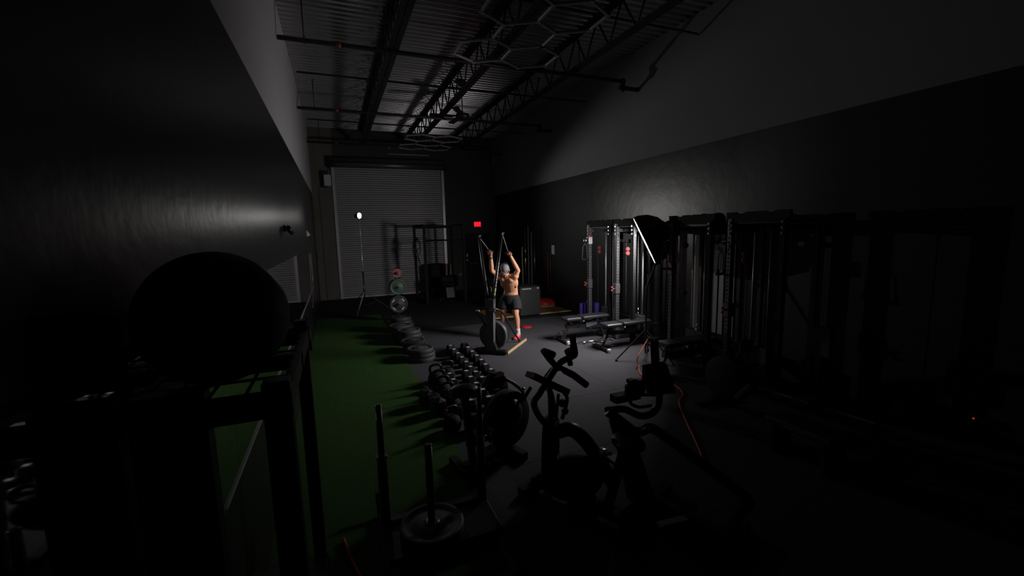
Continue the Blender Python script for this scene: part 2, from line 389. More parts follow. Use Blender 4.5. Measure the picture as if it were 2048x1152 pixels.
sprinkler(3.75, 'black sprinkler pipe crossing the roof nearest the viewer, over the hexagons', False, XR - .01)
sprinkler(7.30, 'black sprinkler pipe crossing the roof just past the near hexagon lights')
sprinkler(10.98, 'black sprinkler pipe crossing the roof beside the ceiling fan')
sprinkler(14.75, 'black sprinkler pipe crossing just in front of the roll-up door wall')
for i, (Y, zz, lab) in enumerate(((5.75, 5.24, 'thin bridging bar crossing the joists over the near hexagon lights'), (9.15, 5.11, 'thin bridging bar crossing the joists in front of the ceiling fan'), (12.6, 5.11, 'thin bridging bar crossing the joists nearest the back wall'))):
    b = part('bridging_bar', MB().box((2.65, Y, zz), (6.14, .034, .004)).box((2.65, Y + .015, zz + .015), (6.14, .004, .034)), 'joist')
    tag(b, lab, 'bar', 'bridging bars between the joists')

# ---------------------------------------------------------------- hexagon lights
def hex_light(cx, cy, label, e=.43, z=4.75, cells=()):
    t = thing('hexagon_light', label, 'light', (cx, cy, z), 0, 'unlit hexagon ceiling lights')
    seen = set(); nodes = {}; t0 = None
    for q, rr in cells:
        hx = q * e * math.sqrt(3) + (rr % 2) * e * math.sqrt(3) / 2; hy = rr * e * 1.5
        vs = [(hx + e * math.sin(PI / 3 * k), hy + e * math.cos(PI / 3 * k)) for k in range(6)]
        for k in range(6):
            a, b = vs[k], vs[(k + 1) % 6]
            key = (round((a[0] + b[0]) * 50), round((a[1] + b[1]) * 50))
            nodes[(round(a[0] * 50), round(a[1] * 50))] = a
            if key in seen: continue
            seen.add(key)
            if t0 is None: t0 = part('led_tube', MB().box((0, 0, 0), (e - .05, .046, .034), bev=.010), 'hexlight', t); o = t0
            else: o = share(t0, t)
            o.location = ((a[0] + b[0]) / 2, (a[1] + b[1]) / 2, 0); o.rotation_euler = (0, 0, math.atan2(b[1] - a[1], b[0] - a[0]))
    nm = MB()
    for a in nodes.values(): nm.lathe([(.034, -.017), (.036, 0), (.034, .017)], (a[0], a[1], 0), n=6)
    part('corner_joint', nm, 'hexlight', t)['kind'] = 'stuff'
    xs = sorted(nodes.values())
    for a in (xs[0], xs[-1], xs[len(xs) // 2]):
        part('hanging_wire', MB().cyl((a[0], a[1], .01), (a[0], a[1], ZC - z - .01), .002, 5), 'galv', t)
    return t
hex_light(2.185, 6.30, 'unlit honeycomb of hexagon lamps hanging nearest the viewer', e=.43, cells=((0, 0), (1, 0), (0, -1), (0, -2), (1, -2)))
hex_light(2.38, 13.62, 'unlit honeycomb of hexagon lamps hanging before the roll-up door', e=.43, cells=((0, 0), (1, 0), (0, -1), (0, -2), (1, -2)))

# ceiling fan
fan = thing('ceiling_fan', 'black ceiling fan on a down rod between the joists', 'fan', (2.93, 10.0, 4.80))
part('down_rod', MB().cyl((0, 0, .05), (0, 0, ZC - 4.80), .014, 8), 'steel', fan)
part('canopy', MB().lathe([(.08, .78), (.10, .74), (.06, .66)], n=16), 'steel', fan)
part('motor_hub', MB().lathe([(.05, .08), (.14, .05), (.17, 0), (.14, -.06), (.04, -.08)], n=20), 'plastic', fan)
for k in range(5):
    a = .45 + k * 2 * PI / 5
    dv = Vector((math.cos(a), math.sin(a), 0)); sd = Vector((-dv.y, dv.x, 0))
    b = MB().prism([(.12, -.03), (.25, -.06), (.72, -.075), (.75, -.04), (.75, .05), (.70, .07), (.25, .05), (.12, .03)], (0, 0, 0), dv, (sd + Vector((0, 0, .22))).normalized(), (0, 0, 1), .008)
    part('fan_blade', b, 'plastic', fan)

# exit sign
ex = thing('exit_sign', 'lit red exit sign above the fire door', 'sign', (4.99, YB - .03, 2.44))
part('sign_housing', MB().box((0, 0, 0), (.30, .06, .21), bev=.01), 'plastic', ex)
part('sign_face', MB().box((0, -.032, 0), (.265, .008, .185)), 'exit_face', ex, 'red glowing face')
me = text_mesh('EXIT', .155, .002); me.materials.append(M['exit_text'])
o = bpy.data.objects.new('lettering', me); C.objects.link(o); o.parent = ex; o.location = (0, -.039, 0); o.rotation_euler = (PI / 2, 0, 0); o.scale = (.72, 1, 1)

# opener on the back wall, switch and small things on the walls
mo = thing('door_opener', 'grey opener box mounted left of the roll-up door', 'motor', (-.10, YB - .14, 3.92))
part('case', MB().box((0.03, 0, 0), (.22, .26, .36), bev=.02), 'grey_panel', mo)
part('bracket', MB().box((-.06, .06, .05), (.16, .14, .52), bev=.01), 'steel', mo)
part('chain', MB().tube([(.1, 0, .1), (.14, .02, .5)], .012, 6), 'steel', mo)
sw = part('wall_switch', MB().box((XR - .012, 10.95, 1.60), (.024, .16, .26), bev=.006), 'white'); tag(sw, 'pale switch box on the black right wall past the racks', 'switch')
cb = part('wall_box', MB().box((XL + .012, 15.0, 1.45), (.03, .16, .20), bev=.006), 'plastic'); tag(cb, 'small dark box on the left wall by the back corner', 'box')
wc = thing('wall_camera', 'small black camera on a bracket on the glossy left wall', 'camera', (XL + .002, 5.98, 2.22))
part('mount', MB().box((.01, 0, .03), (.02, .06, .08), bev=.004).cyl((.01, 0, .02), (.07, .02, 0), .010, 8), 'plastic', wc)
part('camera_body', MB().cyl((.045, -.05, .035), (.075, .075, -.02), .032, 14), 'plastic', wc)
part('lens_ring', MB().cyl((.0755, .077, -.021), (.0775, .083, -.0235), .022, 14), 'chrome', wc)
wn = part('wall_hook', MB().prism([(0, 0), (.0, .14), (.07, .03)], (XL + .001, 10.8, 2.14), (1, 0, 0), (0, 0, 1), (0, 1, 0), .06), 'white'); tag(wn, 'small white wedge fixture on the left wall near the back', 'fixture')

# mirrors along the left wall
mir = thing('wall_mirror', 'long low mirror in panels on the left wall', 'mirror', (XL, 0, 0))
mp = MB().box((.006, 0, 1.395), (.008, 1.796, .94))
m0 = None
for k in range(7):
    yy = -.15 + k * 1.8
    if m0 is None: m0 = part('mirror_panel', mp, 'mirror', mir); m0.location = (0, yy, 0)
    else: share(m0, mir, (0, yy, 0))
part('bottom_channel', MB().box((.009, 5.25, .918), (.018, 12.6, .016)), 'galv', mir)

# ---------------------------------------------------------------- lamp on stand
ls = thing('light_stand', 'tall light stand with a glaring round lamp before the roll-up door', 'lamp', (.66, 12.4, 0))
part('column', MB().cyl((0, 0, .12), (0, 0, 1.15), .017, 10).cyl((0, 0, 1.10), (0, 0, 1.16), .026, 10), 'steel', ls)
part('riser', MB().cyl((0, 0, 1.15), (0, 0, 1.85), .013, 10).cyl((0, 0, 1.85), (0, 0, 2.58), .009, 8).cyl((0, 0, 1.82), (0, 0, 1.88), .02, 8), 'rod', ls, 'bright upper tube')
for k, a in enumerate((-1.95, .15, 2.25)):
    e = Vector((math.cos(a), math.sin(a), 0)) * .72 + Vector((0, 0, .0115 if k == 0 else 0))
    lg = part('leg', MB().bar((0, 0, .62), e + Vector((0, 0, .02)), .022, .012), 'rod' if k == 0 else 'steel', ls)  # first leg pale: the light on it is put into its finish
    part('foot', MB().ell(e + Vector((0, 0, .018)), (.022, .022, .018), n=8, m=6), 'rubber', lg)
    part('brace', MB().bar((0, 0, .22), e * .5 + Vector((0, 0, .31)), .016, .006), 'steel', ls)
part('collar', MB().cyl((0, 0, .58), (0, 0, .66), .03, 10).cyl((0, 0, .19), (0, 0, .25), .028, 10), 'plastic', ls)
hdq = LAMP_AX
part('lamp_head', MB().lathe([(.03, -.14), (.06, -.12), (.065, -.02), (.085, .0), (.088, .02), (.08, .02), (.078, .0)], LAMP_POS, hdq, 20), 'plastic', ls, world=True)
part('lens', MB().lathe([(.004, .012), (.05, .010), (.074, .004)], LAMP_POS, hdq, 20), 'lens', ls, 'glowing white lens', world=True)
for sg in (1, -1):  # added flaps, shaped to keep the lamp's light off ceiling and floor
    z_ = Vector((0, 0, .088 * sg)); sd_ = hdq.cross(Vector((0, 0, 1)))
    part('added_flap', MB().loft([[LAMP_POS + z_ + Vector((0, 0, dz - (a_ - .02) * (.078 if sg > 0 else 0))) + hdq * a_ + sd_ * b_ for a_, b_ in ((.02, -.09), (.02, .09), (.24, .22), (.24, -.22))] for dz in (-.001, .001)], smooth=False), 'matte', ls, world=True)
part('yoke', MB().cyl((0, 0, 2.54), LAMP_POS - Vector((.66, 12.4, 0)) - hdq * .06, .014, 8), 'plastic', ls)

# ---------------------------------------------------------------- octagonal softbox on its stand
sb = thing('softbox', 'black octagonal softbox on a stand between the cable towers', 'softbox', (4.62, 5.60, 0))
K = KEY_POS; ax = KEY_AX
side = ax.cross(Vector((0, 0, 1))).normalized(); upv = side.cross(ax).normalized()
def ring(r, dist, n=8): return [K + ax * dist + side * (r * math.cos(2 * PI * (k + .5) / n)) + upv * (r * math.sin(2 * PI * (k + .5) / n)) for k in range(n)]
sh = MB(); sh.loft([ring(.47, .05), ring(.46, -.03), ring(.40, -.17), ring(.29, -.29), ring(.15, -.37), ring(.06, -.41)], smooth=False, cap=False)
part('shell', sh, 'pad', sb, world=True)
rb = MB()
for k in range(8):
    a = 2 * PI * (k + .5) / 8; dv = side * math.cos(a) + upv * math.sin(a)
    rb.tube([K + ax * .05 + dv * .475, K + ax * -.03 + dv * .466, K + ax * -.17 + dv * .406, K + ax * -.29 + dv * .296, K + ax * -.41 + dv * .066], .006, 5)
part('ribs', rb, 'steel', sb, world=True)
df = MB(); df.loft([ring(.455, .0), ring(.2, -.004), ring(.01, -.006)], smooth=True, cap=False)
part('diffuser', df, 'diffuser', sb, 'glowing white cloth', world=True)
part('lip', MB().loft([ring(.469, .052), ring(.461, .052)], smooth=False, cap=False).loft([ring(.461, .052), ring(.459, .03)], cap=False, smooth=False), 'white', sb, 'pale inner lip', world=True)
part('flash_head', MB().cyl(K - ax * .40, K - ax * .62, .055, 14).box(K - ax * .5 - upv * .07, (.05, .05, .1)), 'plastic', sb, world=True)
top = K - ax * .5 - upv * .12
part('pole', MB().tube([(4.62, 5.60, .1), (4.62, 5.60, 1.2), (top.x * .4 + 4.62 * .6, top.y * .4 + 5.60 * .6, 1.75), top], .014, 8), 'steel', sb, world=True)
for a in (2.9, .8, -1.25):
    e = Vector((4.62 + math.cos(a) * .5, 5.60 + math.sin(a) * .5, .0))
    lg = part('leg', MB().bar(Vector((4.62, 5.60, .50)), e + Vector((0, 0, .03)), .024, .014), 'steel', sb, world=True)
    part('foot', MB().ell(e + Vector((0, 0, .02)), (.025, .025, .02), n=8, m=6), 'rubber', lg, world=True)
cd = smooth_path([at(*q, z=.014) for q in ((1405, 915), (1390, 880), (1372, 842), (1358, 805), (1366, 788), (1352, 772), (1322, 765), (1300, 762), (1281, 747), (1277, 730))] + [at(1275, 716, z=.16), Vector((4.62, 5.55, .35))], 4)
tag(part('extension_cord', MB().tube(cd, .008, 6), 'cord'), 'orange extension cord winding over the floor to the softbox stand', 'cord')
cd2 = smooth_path([at(1390, 880, z=.012) + Vector((.05, 0, 0)), Vector((3.55, 3.25, .012)), Vector((3.9, 3.3, .012)), Vector((4.25, 2.75, .012)), Vector((4.3, 2.2, .012))], 4)

# ---------------------------------------------------------------- cable towers along the right wall
def perforated(m, p0, p1, wd, fx, fy, pitch=.055):
    """square tube with square holes on two faces; p0->p1 is the axis"""
    p0, p1 = Vector(p0), Vector(p1); a = (p1 - p0); L = a.length; a.normalize()
    fx, fy = Vector(fx), Vector(fy); h = wd / 2; hole = .024
    m.bar(p0, p1, wd - .012, wd - .012, mi=1, up=fy)
    for nv, tv in ((fx, fy), (fy, fx)):
        for sgn in (1, -1):
            oc = nv * (h * sgn); st = (wd - hole) / 2
            if sgn < 0:
                for s2 in (-1, 1):
                    q = oc + tv * (s2 * (hole / 2 + st / 2)); m.bar(p0 + q - nv * (.003 * sgn), p1 + q - nv * (.003 * sgn), st if abs(tv.dot(a.cross(fy))) > .5 else .006, .006 if abs(tv.dot(a.cross(fy))) > .5 else st, up=fy)
                nb = int(L / pitch)
                for k in range(nb + 1):
                    c = p0 + a * min(L - .005, k * pitch); e = p0 + a * min(L, k * pitch + pitch - hole)
                    if (e - c).length < .004: continue
                    q = oc - nv * (.003 * sgn)
                    m.bar(c + q, e + q, hole if abs(tv.dot(a.cross(fy))) > .5 else .006, .006 if abs(tv.dot(a.cross(fy))) > .5 else hole, up=fy)
            else:
                q = oc - nv * .003; m.bar(p0 + q, p1 + q, wd if abs(tv.dot(a.cross(fy))) > .5 else .006, .006 if abs(tv.dot(a.cross(fy))) > .5 else wd, up=fy)

def tower(Y0, label, W=.75, shroud=False):
    t = thing('cable_tower', label, 'cable machine', (5.0, Y0, 0), 0, 'cable towers along the right wall')
    for y in (0, -W):  # near side gets darker steel: its shade is put into the colour
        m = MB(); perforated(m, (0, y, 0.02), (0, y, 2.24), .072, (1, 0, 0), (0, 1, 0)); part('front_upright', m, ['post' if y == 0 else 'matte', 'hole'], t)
        m = MB(); m.box((.62, y, 1.12), (.06, .06, 2.22)); part('rear_upright', m, 'steel', t)
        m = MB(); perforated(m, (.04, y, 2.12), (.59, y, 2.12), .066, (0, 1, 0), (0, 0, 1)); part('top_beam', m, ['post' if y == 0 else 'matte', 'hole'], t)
        part('base_beam', MB().box((.31, y, .04), (.70, .07, .08), bev=.008), 'steel', t)
        bl = MB()
        for z in (2.05, 2.12, 2.19): bl.cyl((-.038, y, z), (-.05, y, z), .018, 6)
        bl.cyl((.12, y - .036, 2.12), (.12, y - .052, 2.12), .024, 6).cyl((.52, y - .036, 2.12), (.52, y - .052, 2.12), .024, 6).cyl((0, y - .038, 2.02), (0, y - .05, 2.02), .016, 6)
        part('bolt', bl, 'chrome', t)['kind'] = 'stuff'
    cz = 2.19; pf = [(.10, .0), (.07, .06), (.075, .14), (-.06, .14), (-.08, .122), (-.20, .122), (-.22, .14), (-.34, .14), (-.375, .115), (-.41, .14), (-.50, .14), (-.52, .122), (-.62, .122), (-.64, .14), (-W - .07, .14), (-W - .075, .07), (-W - .02, .0)]
    part('crown_plate', MB().prism(pf, (-.02, 0, cz), (0, 1, 0), (0, 0, 1), (1, 0, 0), .05), 'matte', t)
    part('top_shelf', MB().box((.31, -W / 2, 2.19), (.62, W + .05, .03), bev=.005), 'steel', t)
    rod0 = None
    for y in (-.08, -.32):
        part('guide_rod', MB().cyl((.36, y, .50), (.36, y, 2.10), .014, 12), 'rod', t)
    ft = MB().box((.36, -.20, .06), (.18, .40, .04)); part('stack_base', ft, 'steel', t)
    p0 = part('weight_plate', MB().box((0, 0, 0), (.13, .36, .024), bev=.003), 'bumper', t); p0.location = (.36, -.20, .095)
    for k in range(1, 15): share(p0, t, (.36, -.20, .095 + .027 * k))
    part('selector_stem', MB().cyl((.36, -.20, .48), (.36, -.20, .62), .013, 8).box((.36, -.20, .50), (.05, .05, .03)), 'chrome', t)
    cbm = MB()
    for (x, y) in ((.36, -.20), (.18, -.05), (.14, -W + .05)): cbm.cyl((x, y, .6 if x > .3 else .3), (x, y, 2.10), .004, 5)
    part('cable', cbm, 'strap', t)
    for z, s in ((1.76, 1), (1.68, 1)) if not shroud else ((1.86, 1), (1.10, 1)):
        part('pulley', MB().lathe([(.012, -.012), (.045, -.012), (.036, 0), (.045, .012), (.012, .012)], (.17, -.10, z), (-.6, -.8, 0), 16), 'plate_red' if not shroud else 'steel_grey', t)
    part('carriage', MB().box((0, 0, 1.0 if not shroud else 1.5), (.10, .10, .20), bev=.01).cyl((-.05, 0, 1.0 if not shroud else 1.5), (-.10, 0, 1.0 if not shroud else 1.5), .015, 8), 'steel_grey', t)
    for dz in (.03, -.03): part('carriage_knob', MB().ell((-.11, 0, (1.0 if not shroud else 1.5) + dz), (.02, .02, .02), n=8, m=6), 'red', t, 'red knob')
    if shroud:
        for y0, y1 in ((.20, .06), (.03, -.09), (-.12, -.30), (-.33, -.42), (-.45, -.62)):
            part('shroud_panel', MB().box((.665, (y0 + y1) / 2, 1.22), (.012, y0 - y1, 1.6), bev=.003), 'grey_panel', t, 'grey sheet panel')
        part('instruction_sheet', MB().box((.655, -.21, 1.62), (.004, .28, .30)), 'paper', t, 'white printed sheet')
    for z in (.3, 1.9): part('rear_brace', MB().box((.62, -W / 2, z), (.05, W, .06)), 'steel', t)
    return t
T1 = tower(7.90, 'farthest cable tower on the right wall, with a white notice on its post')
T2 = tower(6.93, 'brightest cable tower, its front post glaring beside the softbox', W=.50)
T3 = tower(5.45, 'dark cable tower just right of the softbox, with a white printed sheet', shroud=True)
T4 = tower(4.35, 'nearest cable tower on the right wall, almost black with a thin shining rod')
part('notice', MB().box((-.002, -.044, 1.93), (.088, .006, .17)), 'paper', T1, 'white notice')
part('notice_header', MB().box((-.002, -.0485, 2.0), (.088, .003, .03)), 'red', T1, 'red strip')
# storage shelf between the near towers
tag(part('storage_shelf', MB().box((5.3, 4.90 + .13, 2.168), (.55, .30 + .26, .02)).box((5.02, 5.03, 2.185), (.02, .56, .05)), 'steel_grey'), 'thin dark shelf bridging the two nearest cable towers', 'shelf')
for (px, lab) in ((1408, 'dark round ball on the shelf between cable towers, left one'), (1436, 'dark round ball on the shelf between cable towers, right one')):
    q = at(px, 445, x=5.3)
    b = part('medicine_ball', MB().ell((5.3, q.y, 2.18 + .085), (.105, .105, .086), n=18, m=10), 'rubber'); tag(b, lab, 'ball', 'balls on the tower shelf')

# handles hung on the towers
def cable_handle(tw, off):
    o = Vector(off)
    hk = part('snap_hook', MB().tube(smooth_path([o + Vector(q) for q in ((0, 0, .0), (-.03, -.01, -.03), (-.03, -.01, -.09), (0, 0, -.12), (.03, .01, -.09), (.03, .01, -.03), (0, 0, 0))], 3), .007, 6), 'chrome', tw)
    for pts in (((0, 0, -.12), (-.06, -.01, -.20), (-.075, -.01, -.45)), ((0, 0, -.12), (.05, .01, -.20), (.06, .01, -.45))):
        part('strap', MB().tube([o + Vector(q) for q in pts], .013, 6, flat=.4), 'strap', hk)
    part('grip', MB().cyl(o + Vector((-.085, -.01, -.46)), o + Vector((.07, .01, -.46)), .018, 10), 'foam', hk)
    part('hook_peg', MB().cyl(o + Vector((0, 0, -.004)), Vector((0, 0, o.z)), .009, 8), 'chrome', tw)
cable_handle(T1, (-.10, .02, 1.98))
cable_handle(T4, (-.06, .10, 1.95))
cable_handle(T3, (-.08, .08, 1.95))
# purple rollers on the floor behind the far bench
for (x, y, h, lab) in ((5.02, 8.22, .52, 'purple foam roller standing farthest left by the far tower'), (5.16, 8.16, .58, 'tallest purple foam roller, standing behind the far tower post'), (5.30, 8.10, .52, 'purple foam roller standing right of the far tower post')):
    t = thing('foam_roller', lab, 'roller', (x, y, 0), 0, 'purple rollers by the far tower')
    part('roller', MB().lathe([(.03, 0), (.062, 0), (.065, .01), (.065, h - .01), (.06, h), (.03, h), (.03, h - .1)], n=18), 'purple', t)
    if x < 5.1: part('sleeve', MB().lathe([(.0655, .08), (.0665, .08), (.0665, .26), (.0655, .26)], n=18), 'strap', t, 'pale grey sleeve')

# ---------------------------------------------------------------- adjustable benches
def bench(loc, rz, label):
    t = thing('weight_bench', label, 'bench', loc, rz, 'adjustable benches by the towers')
    part('seat_pad', MB().box((.17, 0, .44), (.34, .27, .065), bev=.018), 'pad', t)
    part('back_pad', MB().box((.66, 0, .45), (.60, .28, .065), bev=.018), 'pad', t)
    part('spine', MB().bar((.05, 0, .30), (.88, 0, .24), .07, .07).bar((.10, 0, .30), (.10, 0, .41), .05, .05), 'steel', t)
    part('front_leg', MB().bar((.10, 0, .31), (-.02, 0, .05), .06, .05).box((-.03, 0, .035), (.06, .50, .05), bev=.01), 'steel', t)
    for y in (-.25, .25): part('foot_cap', MB().box((-.03, y, .035), (.075, .05, .07), bev=.012), 'grey_panel', t, 'grey foot cap')
    part('rear_leg', MB().bar((.82, 0, .25), (.90, 0, .05), .06, .05).box((.90, 0, .035), (.06, .42, .05), bev=.01), 'steel', t)
    for y in (-.22, .22): part('wheel', MB().cyl((.92, y - .02, .045), (.92, y + .02, .045), .045, 14), 'rubber', t)
    part('ladder', MB().bar((.48, -.045, .29), (.72, -.045, .33), .008, .10).bar((.48, .045, .29), (.72, .045, .33), .008, .10).box((.60, 0, .30), (.03, .09, .05)), 'steel_grey', t)
    part('support_strut', MB().cyl((.62, 0, .32), (.80, 0, .42), .018, 10), 'chrome', t)
    part('adjust_knob', MB().ell((.36, -.15, .40), (.02, .03, .02), n=8, m=6).cyl((.36, -.14, .40), (.36, -.05, .40), .008, 8), 'chrome', t)
    part('carry_handle', MB().cyl((-.06, -.08, .16), (-.06, .08, .16), .014, 10).bar((-.06, -.08, .16), (.04, -.06, .20), .015, .015).bar((-.06, .08, .16), (.04, .06, .20), .015, .015), 'chrome', t)
    return t
bench((3.98, 7.22, 0), -.02, 'farthest black flat bench, beside the purple rollers')
bench((4.34, 6.42, 0), -.03, 'middle black flat bench in front of the brightest cable tower')
bench((4.34, 4.92, 0), -.04, 'nearest black flat bench, in shadow by the orange cord')
# rolled up handle bar attachments lying under the far benches
for (x, y, a, lab) in ((4.85, 6.93, .3, 'chrome curl bar attachment lying between the two far benches'), (4.25, 6.92, -.2, 'chrome straight bar attachment lying under the farthest bench')):
    t = thing('bar_attachment', lab, 'bar', (x, y, 0), a, 'chrome attachments under the benches')
    part('bar', MB().tube(smooth_path([(-.3, 0, .03), (-.12, .02, .03), (0, -.03, .03), (.12, .02, .03), (.3, 0, .03)], 3), .014, 8), 'chrome', t)
    for x0, x1 in ((-.31, -.2), (.2, .31)): part('grip', MB().cyl((x0, 0, .03), (x1, 0.005, .03), .02, 8), 'foam', t)
    part('swivel', MB().cyl((0, -.03, .02), (0, -.08, .02), .018, 8), 'chrome', t)

# ---------------------------------------------------------------- bumper plates
def bumper(name, loc, rad, th, m, label, ax=(0, 0, 1), group=None):
    t = thing(name, label, 'weight plate', loc, 0, group)
    pf = [(.03, -th / 2), (rad * .55, -th / 2), (rad * .60, -th / 2 + .012), (rad * .80, -th / 2 + .012), (rad * .86, -th / 2), (rad * .98, -th / 2), (rad, -th / 2 + .008), (rad, th / 2 - .008), (rad * .98, th / 2), (rad * .86, th / 2), (rad * .80, th / 2 - .012), (rad * .60, th / 2 - .012), (rad * .55, th / 2), (.03, th / 2)]
    part('disc', MB().lathe(pf, (0, 0, 0), ax, 28), m, t)
    a = Vector(ax).normalized()
    part('hub', MB().lathe([(.026, -th / 2 - .001), (.055, -th / 2 - .003), (.055, th / 2 + .003), (.026, th / 2 + .001)], (0, 0, 0), ax, 18), 'steel_grey', t, 'metal hub ring')
    return t
stacks = [(1.22, 7.27, 3, 'first stack of black bumper plates past the turf edge, nearest one'), (1.20, 7.87, 3, 'second stack'), (1.23, 8.46, 4, 'third stack'), (1.13, 8.98, 4, 'fourth stack'), (1.22, 9.50, 5, 'fifth stack')]
ordn = ('nearest', 'second nearest', 'third nearest', 'fourth nearest', 'farthest')
pos = {1: 'only', 2: 'x'}
for si, (x, y, nst, _) in enumerate(stacks):
    for k in range(nst):
        lv = ('bottom', 'lower middle', 'middle', 'upper middle', 'top')
        nm = 'top' if k == nst - 1 else ('bottom' if k == 0 else {3: ['', 'middle'], 4: ['', 'second lowest', 'third lowest'], 5: ['', 'second lowest', 'middle', 'second highest']}[nst][k])
        dx = (nst - 1 - k) * .022
        bumper('bumper_plate', (x + dx + random.uniform(-.01, .01), y - dx * .3, .038 + k * .0735), .222, .070, 'bumper', '%s black bumper plate in the %s of the stacks beside the turf' % (nm, ordn[si]), group='bumper plates stacked beside the turf')
# plate tree
pt = thing('plate_tree', 'black upright plate tree behind the stacked plates', 'plate tree', (1.33, 10.75, 0))
part('base', MB().box((0, 0, .03), (.60, .07, .06), bev=.01).box((0, 0, .03), (.07, .62, .06), bev=.01), 'steel', pt)
part('post', MB().box((0, 0, .68), (.075, .075, 1.30), bev=.006), 'steel', pt)
for z in (.47, .89, 1.23):
    part('peg', MB().cyl((0, -.03, z), (0, -.28, z), .024, 12), 'chrome', pt)
    part('peg', MB().cyl((0, .03, z), (0, .28, z), .024, 12), 'chrome', pt)
for k, (z, rr, m, dy, lab) in enumerate(((1.22, .108, 'plate_red', -.16, 'small red plate at the top of the plate tree'), (.885, .19, 'plate_green', -.18, 'front green plate on the middle peg of the plate tree'), (.885, .20, 'plate_green', -.09, 'rear green plate behind another green one on the plate tree'), (.465, .215, 'bumper', -.14, 'black plate with pale markings low on the plate tree'))):
    b = bumper('disc_plate', (1.33, 10.75 + dy, z), rr, .05, m, lab, (0, 1, 0), 'plates on the plate tree')
    if m == 'bumper':
        mk = MB()
        for a0, a1 in ((.45, 1.0), (2.2, 2.8), (3.6, 4.2), (5.2, 5.7)):
            n = 6; ri, ro = rr * .62, rr * .76
            pol = [(math.cos(a0 + (a1 - a0) * i / n) * ro, math.sin(a0 + (a1 - a0) * i / n) * ro) for i in range(n + 1)] + [(math.cos(a1 - (a1 - a0) * i / n) * ri, math.sin(a1 - (a1 - a0) * i / n) * ri) for i in range(n + 1)]
            mk.prism(pol, (0, -.0135, 0), (1, 0, 0), (0, 0, 1), (0, -1, 0), .003)
        part('printed_marks', mk, 'white', b, 'pale printed marks')

# ---------------------------------------------------------------- dumbbells and kettlebells
def dumbbell(loc, rz, s, label, grp):
    t = thing('dumbbell', label, 'dumbbell', loc, rz, grp)
    rr, L = .095 * s, .10 * s
    part('handle', MB().tube([(-.075, 0, rr * .87), (-.03, 0, rr * .87), (0, 0, rr * .87), (.03, 0, rr * .87), (.075, 0, rr * .87)], [.015, .017, .019, .017, .015], 10), 'steel', t)
    for sg in (-1, 1):
        rings = []
        for x, q in ((.065, .80), (.08, 1), (.065 + L, 1), (.08 + L, .82)):
            rings.append([Vector((sg * x, math.cos(PI / 3 * k) * rr * q, rr * .87 + math.sin(PI / 3 * k) * rr * q)) for k in range(6)])
        h = part('head', MB().loft(rings, smooth=False), 'matte', t)
        part('top_square', MB().box((sg * (.072 + L * .5), .0, rr * .87 * 2 + .001), (.05, .046, .004)), 'white', h, 'pale square')  # pale square on the top facet of each head
    return t
for i in range(9):
    y = 7.28 - i * .245
    s = 1.12 - i * .035
    w_ = ('farthest', 'second farthest', 'third farthest', 'fourth farthest', 'middle', 'fourth nearest', 'third nearest', 'second nearest', 'nearest')[i]
    dumbbell((1.885 + random.uniform(-.012, .012), y, 0), random.uniform(-.06, .06), s, '%s black hex dumbbell in the right-hand floor row' % w_, 'hex dumbbells in the right floor row')
for i in range(5):
    y = 5.83 - i * .25
    w_ = ('farthest', 'second farthest', 'middle', 'second nearest', 'nearest')[i]
    dumbbell((1.50 + random.uniform(-.012, .012), y, 0), random.uniform(-.06, .06), 1.05 - i * .04, '%s black hex dumbbell in the row beside the kettlebells' % w_, 'hex dumbbells beside the kettlebells')
def kettlebell(loc, rz, s, label, red=False):
    t = thing('kettlebell', label, 'kettlebell', loc, rz, 'kettlebells by the turf edge')
    part('bell', MB().lathe([(.01, 0), (.06 * s, 0), (.085 * s, .02 * s), (.105 * s, .07 * s), (.105 * s, .11 * s), (.085 * s, .16 * s), (.05 * s, .185 * s), (.01, .19 * s)], n=20), 'matte', t)
    hp = smooth_path([(-.055 * s, 0, .165 * s), (-.075 * s, 0, .21 * s), (-.068 * s, 0, .262 * s), (-.03 * s, 0, .282 * s), (.03 * s, 0, .282 * s), (.068 * s, 0, .262 * s), (.075 * s, 0, .21 * s), (.055 * s, 0, .165 * s)], 3)
    part('handle', MB().tube(hp, .0175 * s, 10), 'steel', t)
    if red: part('colour_band', MB().tube(hp[4:8], .0185 * s, 10), 'red_dull', t, 'red band')
    return t
for i in range(6):
    w_ = ('farthest', 'second farthest', 'third farthest', 'third nearest', 'second nearest', 'nearest')[i]
    kettlebell((1.19 + random.uniform(-.01, .01), 5.92 - i * .245, 0), random.uniform(-.15, .15), 1.06 - i * .03, '%s kettlebell in the row nearest the turf edge' % w_)
kettlebell((1.40, 6.05, 0), .1, 1.02, 'lone kettlebell standing beyond the dumbbells beside the kettlebell row')
kettlebell((1.04, 4.40, 0), .4, 1.0, 'red-banded kettlebell closest to the turf', True)
kettlebell((1.26, 4.32, 0), -.2, 1.0, 'red-banded kettlebell one step in from the turf', True)
for (x, y, lab) in ((.93, 5.22, 'black slam bag standing on the turf edge, farther one'), (1.0, 4.93, 'black slam bag standing on the turf edge, nearer one')):
    t = thing('sandbag', lab, 'sandbag', (x, y, .012), .3)
    part('bag', MB().box((0, 0, .10), (.15, .22, .20), bev=.035), 'pad', t); part('bag_handle', MB().tube(smooth_path([(0, -.06, .195), (0, -.04, .23), (0, .04, .23), (0, .06, .195)], 3), .010, 6), 'strap', t)

